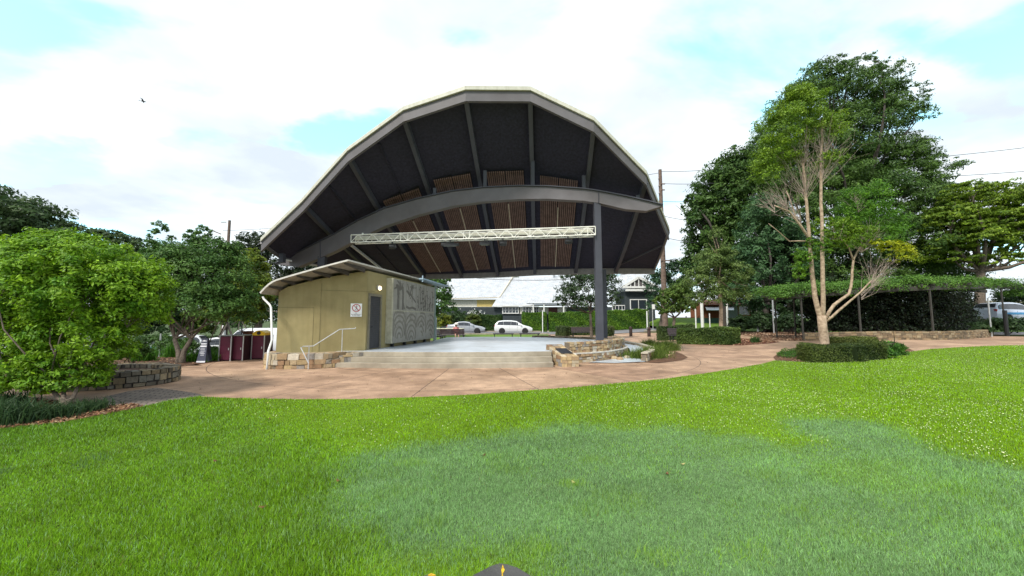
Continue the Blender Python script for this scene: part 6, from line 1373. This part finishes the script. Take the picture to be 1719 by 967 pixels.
# feature tree with pale trunks
fb = onY(1386, 15.4); ft_ = thing('feature_tree', 'multi-trunked tree with pale mottled bark and bare twigs above a clipped hedge', 'tree', fb)
g = MB(); YF = 15.4; dp_ = lambda px, py, o=0: D(px, py, YF + o)
rngf = np.random.default_rng(77)
def tk(pts, r0, r1):
    P = [dp_(*p) for p in pts]; P2 = []
    for a, b in zip(P, P[1:]): P2 += [a, a.lerp(b, .5) + Vector(rngf.normal(size=3)) * .012]
    P2.append(P[-1]); n = len(P2); g.tube(P2, [r0 + (r1 - r0) * i / (n - 1) for i in range(n)], 10); return P
P0 = [Vector((fb.x, fb.y, fb.z - .1)), dp_(1384, 575), dp_(1381, 550), dp_(1379, 530)]
g.tube(P0, [.20, .165, .155, .15], 12)
tk([(1380, 548, 0), (1372, 515, .05), (1366, 480, .1), (1362, 440, .12), (1358, 390, .12), (1354, 340, .1), (1351, 300, .1), (1345, 250, .1)], .105, .035)
tk([(1382, 540, 0), (1382, 500, -.1), (1381, 450, -.15), (1380, 400, -.15), (1378, 340, -.15), (1378, 290, -.1), (1380, 240, -.1), (1382, 200, -.1)], .09, .03)
tk([(1358, 390, .12), (1353, 330, .3), (1346, 290, .3)], .05, .025)
tk([(1386, 535, 0), (1400, 512, 0), (1425, 494, .1), (1430, 470, .1), (1433, 435, .15), (1444, 415, .2)], .07, .03)
tk([(1386, 540, 0), (1405, 524, -.15), (1425, 507, -.2), (1445, 490, -.3), (1462, 472, -.3)], .055, .025)
tk([(1434, 440, .15), (1425, 415, .1), (1410, 400, .1)], .035, .015)
tk([(1365, 410, .1), (1345, 380, -.1), (1325, 355, -.2), (1300, 345, -.2)], .05, .02); tk([(1358, 400, .1), (1335, 365, .1), (1320, 320, .1)], .04, .015); tk([(1355, 405, .1), (1325, 405, .1), (1290, 375, 0)], .03, .01)
wl(g.build('trunk', PALEBARK, smooth=True, fixn=False), ft_); g = MB()
for (px, py, o, n_, L0, sp0, cx_, r0) in ((1352, 320, .1, 34, 1.9, .5, -.25, .010), (1379, 295, -.1, 30, 1.7, .5, .2, .010), (1322, 345, 0, 22, 1.3, .5, -.6, .009), (1345, 370, 0, 16, 1.4, .4, -.9, .009), (1300, 350, 0, 14, .8, .6, -.6, .010), (1444, 415, .2, 26, .9, .7, .1, .012), (1462, 472, -.3, 30, 1.2, .5, .9, .006), (1445, 490, -.3, 14, 1.3, .4, 1.2, .006), (1405, 400, 0, 12, .6, .7, -.3, .009), (1350, 270, .1, 18, 1.3, .5, -.4, .012), (1385, 250, -.1, 18, 1.2, .5, .3, .012), (1440, 350, .3, 14, .7, .6, .1, .008)):
    s0 = dp_(px, py, o)
    for k in range(n_):
        dv = Vector((cx_ + rngf.normal() * sp0, rngf.normal() * sp0, 1)).normalized(); L = L0 * rngf.uniform(.55, 1.05); st = s0 + Vector((0, 0, -rngf.random() * .5 * L0 * .5)); m1 = st + dv * L * .5 + Vector(rngf.normal(size=3)) * .05; e = st + dv * L + Vector((0, 0, .15 * L)) + Vector(rngf.normal(size=3)) * .07
        g.tube([st, m1, e], [r0, r0 * .6, r0 * .3], 4, cap=False)
        for q in range(3):
            t_ = m1.lerp(e, rngf.random()); g.tube([t_, t_ + (dv + Vector(rngf.normal(size=3)) * .45) * L * .28], [r0 * .4, r0 * .2], 3, cap=False)
wl(g.build('bare_twigs', TWIG, smooth=True, fixn=False), ft_)
def fcrown(blobs, n, cA, cB, seed, leaf=.09, sub=.28, shell=.35):
    r = np.random.default_rng(seed); P, Nn, S = cloud([pblob(b[0], b[1], b[2], b[3], YF + (b[4] if len(b) > 4 else 0)) for b in blobs], n, r, sub, .6, shell)
    wl(leaves('crown', P, Nn, leaf * np.clip(1 + .3 * r.normal(size=n if len(P) == n else len(P)), .4, 2), leafcol(cA, cB, S, r), None, None, .4, r), ft_)
fcrown([(1350, 185, 46, 42), (1310, 220, 42, 44), (1380, 220, 40, 40), (1300, 260, 34, 34), (1340, 160, 30, 18), (1285, 290, 24, 30), (1395, 270, 24, 20, -.2), (1405, 200, 14, 14), (1330, 270, 24, 20, .3)], 26000, (.06, .14, .012), (.22, .34, .018), 101)
fcrown([(1455, 340, 46, 38, .6), (1485, 375, 38, 34, .6), (1430, 365, 34, 30, .6), (1470, 400, 44, 26, .6)], 15000, (.04, .13, .012), (.13, .28, .016), 102, .08, .25)
fcrown([(1412, 385, 28, 20, .1), (1440, 395, 34, 16, .1), (1395, 405, 16, 20, 0), (1425, 410, 26, 14, 0), (1372, 385, 10, 24, 0), (1390, 372, 10, 10, 0)], 6500, (.07, .16, .012), (.20, .32, .02), 103, .08)
fcrown([(1495, 415, 22, 14, -.3), (1515, 430, 20, 20, -.3), (1475, 408, 14, 8, -.3)], 2300, (.17, .24, .012), (.42, .44, .015), 104, .08)
fcrown([(1348, 440, 16, 22, 0), (1343, 460, 14, 14, 0), (1360, 412, 8, 16, 0), (1382, 420, 8, 30, -.15)], 3600, (.05, .14, .012), (.15, .29, .016), 105, .08)
# hedges and cover under the feature tree
q = lambda px, py: PX(px, py)
hedge('box_hedge', 'dark clipped hedge at the foot of the pale-barked tree', [Vector((11.3, 14.95, zg(11.3, 15))), Vector((12.6, 14.6, zg(12.6, 14.6))), Vector((13.9, 14.9, zg(13.9, 15)))], 1.0, .62, 15000, .05, (.03, .055, .014), (.12, .16, .035), 'clipped hedges round the pale-barked tree', 51, bulge=.05)
hedge('box_hedge', 'olive clipped hedge behind the dark one round the pale-barked tree', [Vector((13.2, 15.7, zg(13, 16))), Vector((14.6, 15.9, zg(14.5, 16)))], 1.0, .74, 9000, .05, (.04, .06, .014), (.15, .18, .04), 'clipped hedges round the pale-barked tree', 52, bulge=.05)
def carpet(name, label, poly, n, h0, leaf, cA, cB, seed):
    r = np.random.default_rng(seed); xs_, ys_ = [p[0] for p in poly], [p[1] for p in poly]; x = r.uniform(min(xs_), max(xs_), n * 3); y = r.uniform(min(ys_), max(ys_), n * 3); k = inpoly(x, y, poly); x, y = x[k][:n], y[k][:n]
    hm = h0 * (.55 + .45 * np.clip(sines(x, y, seed, 2.2) + .5, 0, 1.3)); z = np.array([zg(a, b) for a, b in zip(x, y)]) + .02 + hm * r.random(len(x)) ** .5
    m1 = np.clip(.5 + .5 * sines(x, y, seed + 1, 1.4) + .3 * r.normal(size=len(x)), 0, 1)[:, None]; col = (np.array(cA) * (1 - m1) + np.array(cB) * m1) * (1 + .2 * r.normal(size=(len(x), 1)))
    return tag(leaves(name, np.stack([x, y, z], 1), unit(r.normal(size=(len(x), 3)) * .6 + [0, 0, 1]), r.uniform(.7, 1.3, len(x)) * leaf, np.clip(col, .004, 1), None, None, .6, r), label, 'ground cover', kind='stuff')
carpet('ground_cover', 'low leafy ground cover spreading round the hedges under the pale-barked tree', [PX(*p)[:2] for p in ((1306, 601), (1303, 598), (1312, 592), (1350, 587), (1390, 586), (1470, 584), (1500, 586), (1503, 592), (1470, 599), (1440, 603), (1400, 603.5), (1350, 604))], 17000, .16, .05, (.02, .07, .016), (.11, .24, .022), 55)
r2_ = np.random.default_rng(4); c = Vector((15.0, 15.6, zg(15, 15.6)))
shrub('leafy_shrub', 'bright green leafy shrub at the right end of the hedges under the pale-barked tree', 'shrub', c, [(15.0, 15.4, c.z + .2, .75, .5, .3), (15.6, 15.9, c.z + .15, .55, .4, .25), (14.2, 14.75, c.z + .12, .5, .35, .22)], 6500, .07, (.03, .10, .016), (.10, .24, .025), None, 57)
# grass clumps beside the ramp
for i, (px, py, h_, n_) in enumerate(((1078, 603, .55, 700), (1095, 599, .6, 700), (1108, 594, .55, 600), (1124, 588, .62, 800), (1090, 582, .6, 500), (1062, 602, .4, 350), (1112, 583, .5, 450), (1104, 601, .35, 300))):
    tuft('grass_clump', ['dense green grass clump at the open end of the ramp', 'grass clump second from the open end of the ramp', 'grass clump half way round the ramp edge', 'large rounded grass clump, rightmost by the ramp', 'olive grass clump behind the low curved wall', 'small grass clump among the edging stones', 'olive grass clump right behind the low curved wall', 'small clump on the brown edge of the ramp bed'][i], PX(px, py), .75, h_, int(n_ * 1.2), (.05, .10, .015), (.20, .27, .05), 'grass clumps beside the ramp', 110 + i, wd=.014)
drape('grass_bed', [PX(*p)[:2] for p in ((1035, 606), (1070, 609.5), (1105, 604), (1130, 595), (1133, 587), (1120, 581), (1100, 577))] + [(8.2, 18.6), (7.7, 16.9), (6.9, 15.7), (5.6, 14.7)], MULCH, .02, .5, mulcol)
# retaining wall and pergola
rwp = [PX(1352, 572.5), PX(1400, 571.5), PX(1460, 571), PX(1520, 570.5), PX(1570, 571), PX(1620, 569.5), PX(1655, 567), PX(1668, 563)]
rw = thing('retaining_wall', 'long low brown stone retaining wall beneath the pergola', 'stone wall', rwp[2])
g = MB(); stonewall(g, [(p.x, p.y) for p in rwp], 0, lambda s: .46, .4, .15, PAL_MID, random.Random(31), zf=lambda x, y: zg(x, y), long=1.5); wl(g.build('stonework', STONE), rw)
DKT = mm('pergola_beam', (.055, .052, .046), .8); per_ = thing('pergola', 'long curved timber pergola with dark ivy screens', 'pergola', (rwp[3].x, rwp[3].y + .5, rwp[3].z))
# beam line from pixels with depths of the wall plus .5
bm_ = []
for (px, py) in ((1325, 497), (1380, 494), (1440, 490), (1500, 486), (1560, 483.5), (1620, 481.5), (1680, 481), (1730, 484)):
    xx = min(1668, px); i_ = np.interp(xx, [1352, 1400, 1460, 1520, 1570, 1620, 1655, 1668], [p.y for p in rwp]); bm_.append(D(px, py, float(i_) + .55))
g = MB()
for a, b in zip(bm_, bm_[1:]): g.bar(a, b, .09, .24, .5)
wl(g.build('front_beam', DKT), per_)
bk_ = [p + Vector((.5, 3.0, 0)) for p in bm_]; g = MB()
for a, b in zip(bk_, bk_[1:]): g.bar(a, b, .09, .24, .5)
wl(g.build('rear_beam', DKT), per_)
for i in range(7):
    for s in (.0, .33, .66):
        a = bm_[i].lerp(bm_[i + 1], s); b = bk_[i].lerp(bk_[i + 1], s); g = MB(); g.bar(a + Vector((0, -.3, .16)), b + Vector((0, .3, .16)), .07, .16); wl(g.build('rafter', DKT), per_)
for i in range(0, 7):
    for src in (bm_, bk_):
        if src is bm_ and i in (1, 3, 5): continue
        p = src[i] if i else src[0].lerp(src[1], .35); g = MB(); zb_ = zg(p.x, p.y); g.box((p.x, p.y, (zb_ + p.z) / 2), (.07, .07, p.z - zb_)); wl(g.build('post', DKT), per_)
# screen of ivy
r = np.random.default_rng(66); n_ = 52000; u = r.random(n_) * 4.75 + .85; i_ = u.astype(int); f_ = (u - i_)[:, None]; BMn = np.array([list(p) for p in bk_]); BMn[:, 1] -= 1.5; Q = BMn[i_] * (1 - f_) + BMn[np.minimum(i_ + 1, 7)] * f_
zb_ = np.array([zg(a, b) for a, b in Q[:, :2]]); v = r.random(n_); P = Q.copy(); P[:, 2] = zb_ + .42 + (Q[:, 2] - zb_ - .4) * v; P[:, 1] += r.normal(size=n_) * .28; P[:, 0] += r.normal(size=n_) * .1
hole = np.sin(P[:, 0] * 3.1) * np.sin(P[:, 2] * 4.3 + P[:, 0]) + .5 * np.sin(P[:, 0] * 7.7 + 1) * np.sin(P[:, 2] * 9.1) + .35 * sines(P[:, 0], P[:, 2], 8, 1.2) > .60; P = P[~hole]
o = leaves('ivy_screen', P, unit(r.normal(size=P.shape) + [0, -.8, .2]), r.uniform(.08, .17, len(P)), np.clip(np.array([.014, .024, .011]) * (1 + .7 * r.normal(size=(len(P), 1))), .004, 1), None, None, .7, r); wl(o, per_)
# vine on top
vb = []
for i in range(7):
    for s in (0, .5):
        a = bm_[i].lerp(bm_[i + 1], s); vb.append((a.x + .15, a.y + .6, a.z + .22 + .08 * math.sin(i * 2 + s * 5), 1.2, 1.2, .42, 1.3)); vb.append((a.x + .3, a.y + 2.2, a.z + .40, 1.2, 1.1, .3, .6)); vb.append((a.x + .2, a.y + 1.4, a.z + .40, 1.3, 1.0, .28, .6))
vb.append((bm_[0].x - .3, bm_[0].y + .1, bm_[0].z + .05, .8, .6, .35, 1)); vb.append((bm_[7].x - .2, bm_[7].y + .4, bm_[7].z - .3, 1.3, .8, .5, 1)); vb.append((bm_[6].x + .9, bm_[6].y + .4, bm_[6].z - .3, 1.0, .6, .6, 1))
r = np.random.default_rng(67); P, Nn, S = cloud(vb, 60000, r, .4, .8, .3); vn = thing('climbing_vine', 'bright green creeper covering the top of the pergola', 'vine', bm_[3]); wl(leaves('foliage', P, Nn, r.uniform(.06, .13, len(P)), leafcol((.04, .11, .016), (.13, .26, .035), S, r), None, None, .6, r), vn)
# dark shrubs behind and right
for i, (px, py, rx, ry, Y) in enumerate(((1245, 545, 20, 14, 34), (1280, 545, 26, 18, 33), (1330, 550, 24, 20, 30), (1690, 548, 44, 12, 27), (1640, 552, 20, 10, 25.5), (1415, 545, 50, 22, 30), (1500, 540, 50, 26, 30), (1580, 540, 50, 24, 30), (1710, 500, 40, 14, 40), (1345, 515, 34, 30, 32), (1290, 520, 30, 26, 37))):
    c = pblob(px, py, rx, ry, Y); b_ = (c[0], c[1], zg(c[0], c[1]) if i > 2 else zg(c[0], c[1])); c = c[:2] + (max(c[2], b_[2] + c[5] * .8),) + c[3:]
    shrub('dark_shrub', ['dark shrub at the right end of the bright mound', 'dark shrub behind the grey sign pole', 'dark shrub left of the pale-barked trunk', 'low dark ground shrubs before the blue and white car', 'dark shrub at the right end of the retaining wall', 'dark shrub behind the left third of the ivy screen', 'dark shrub behind the middle of the ivy screen', 'dark shrub behind the right third of the ivy screen', 'hanging dark foliage mass above the blue and white car', 'tall dark shrub filling the gap at the left end of the pergola', 'tall dark shrub directly behind the leafy bank'][i], 'shrub', b_, [c], 5500, .17, (.014, .035, .013), (.045, .085, .025), 'dark shrubs under the tall trees', 120 + i)
p = onY(1694, 31); p.z = D(1694, 541, 31).z; car('white and blue hatchback at the right edge beyond the path', p, R(8), (.55, .60, .72), 'wagon', stripe=(.02, .08, .45))
p = onY(1735, 30); post('dark post standing before the blue and white car', 1692, 26, 521, m=BLACKM, r=.11); post('thin dark post at the right end of the pergola', 1666, 25, 500, m=GALV, r=.04)
bs = thing('brown_shed', 'brown roofed shelter glimpsed above the blue and white car', 'building', onY(1690, 50)); g = MB(); a, b = hz(1650, 505, 50), hz(1800, 505, 50); g.box(((a.x + b.x) / 2, 52, 2.2), (b.x - a.x, 3, 3.4)); wl(g.build('wall', mm('bshed', (.10, .07, .05), .8)), bs); g = MB(); g.box(((a.x + b.x) / 2, 51.5, 4.0), (b.x - a.x + 1, 5, .25)); wl(g.build('roof', mm('bshedr', (.3, .27, .22), .7)), bs)
drape('side_road', [(23.5, 28.5), (60, 28.5), (60, 34), (25, 34)], ASPH, .02, 1.2)
# ================================================================== BIRD
bp = D(240, 170, 30); brd = thing('bird', 'small black bird flying in the sky at upper left', 'bird', bp, R(30))
g = MB(); g.lathe((0, 0, 0), [(.01, -.16), (.045, -.06), (.055, .03), (.04, .10), (.03, .14), (.008, .19)], 8, 'X'); g.poly([(-.15, .02, 0), (-.26, .06, .005), (-.26, -.06, .005), (-.15, -.02, 0)]); g.build('body', BLACKM, brd, smooth='auto')
for s in (-1, 1):
    g = MB(); g.box8([(-.05, s * .03, .0), (.07, s * .03, .0), (.03, s * .22, .10), (-.06, s * .2, .10), (-.05, s * .03, .012), (.07, s * .03, .012), (.03, s * .22, .11), (-.06, s * .2, .11)]); g.box8([(-.06, s * .2, .10), (.03, s * .22, .10), (-.05, s * .42, .06), (-.10, s * .40, .06), (-.06, s * .2, .11), (.03, s * .22, .11), (-.05, s * .42, .065), (-.10, s * .40, .065)]); g.build('wing', BLACKM, brd)
bpy.context.view_layer.update()

pvl = [tuple(PX(*q)[:2]) for q in ((345, 662), (420, 666), (690, 664), (960, 647), (1180, 625), (1290, 604), (1290, 592), (1180, 580), (1140, 592), (1080, 612), (930, 620), (700, 624), (560, 622), (460, 624), (380, 612), (300, 640))]
chips('leaf_litter', pvl, 420, [(.20, .12, .07), (.12, .07, .04), (.33, .26, .13), (.10, .09, .05)], .045, 77, .008)
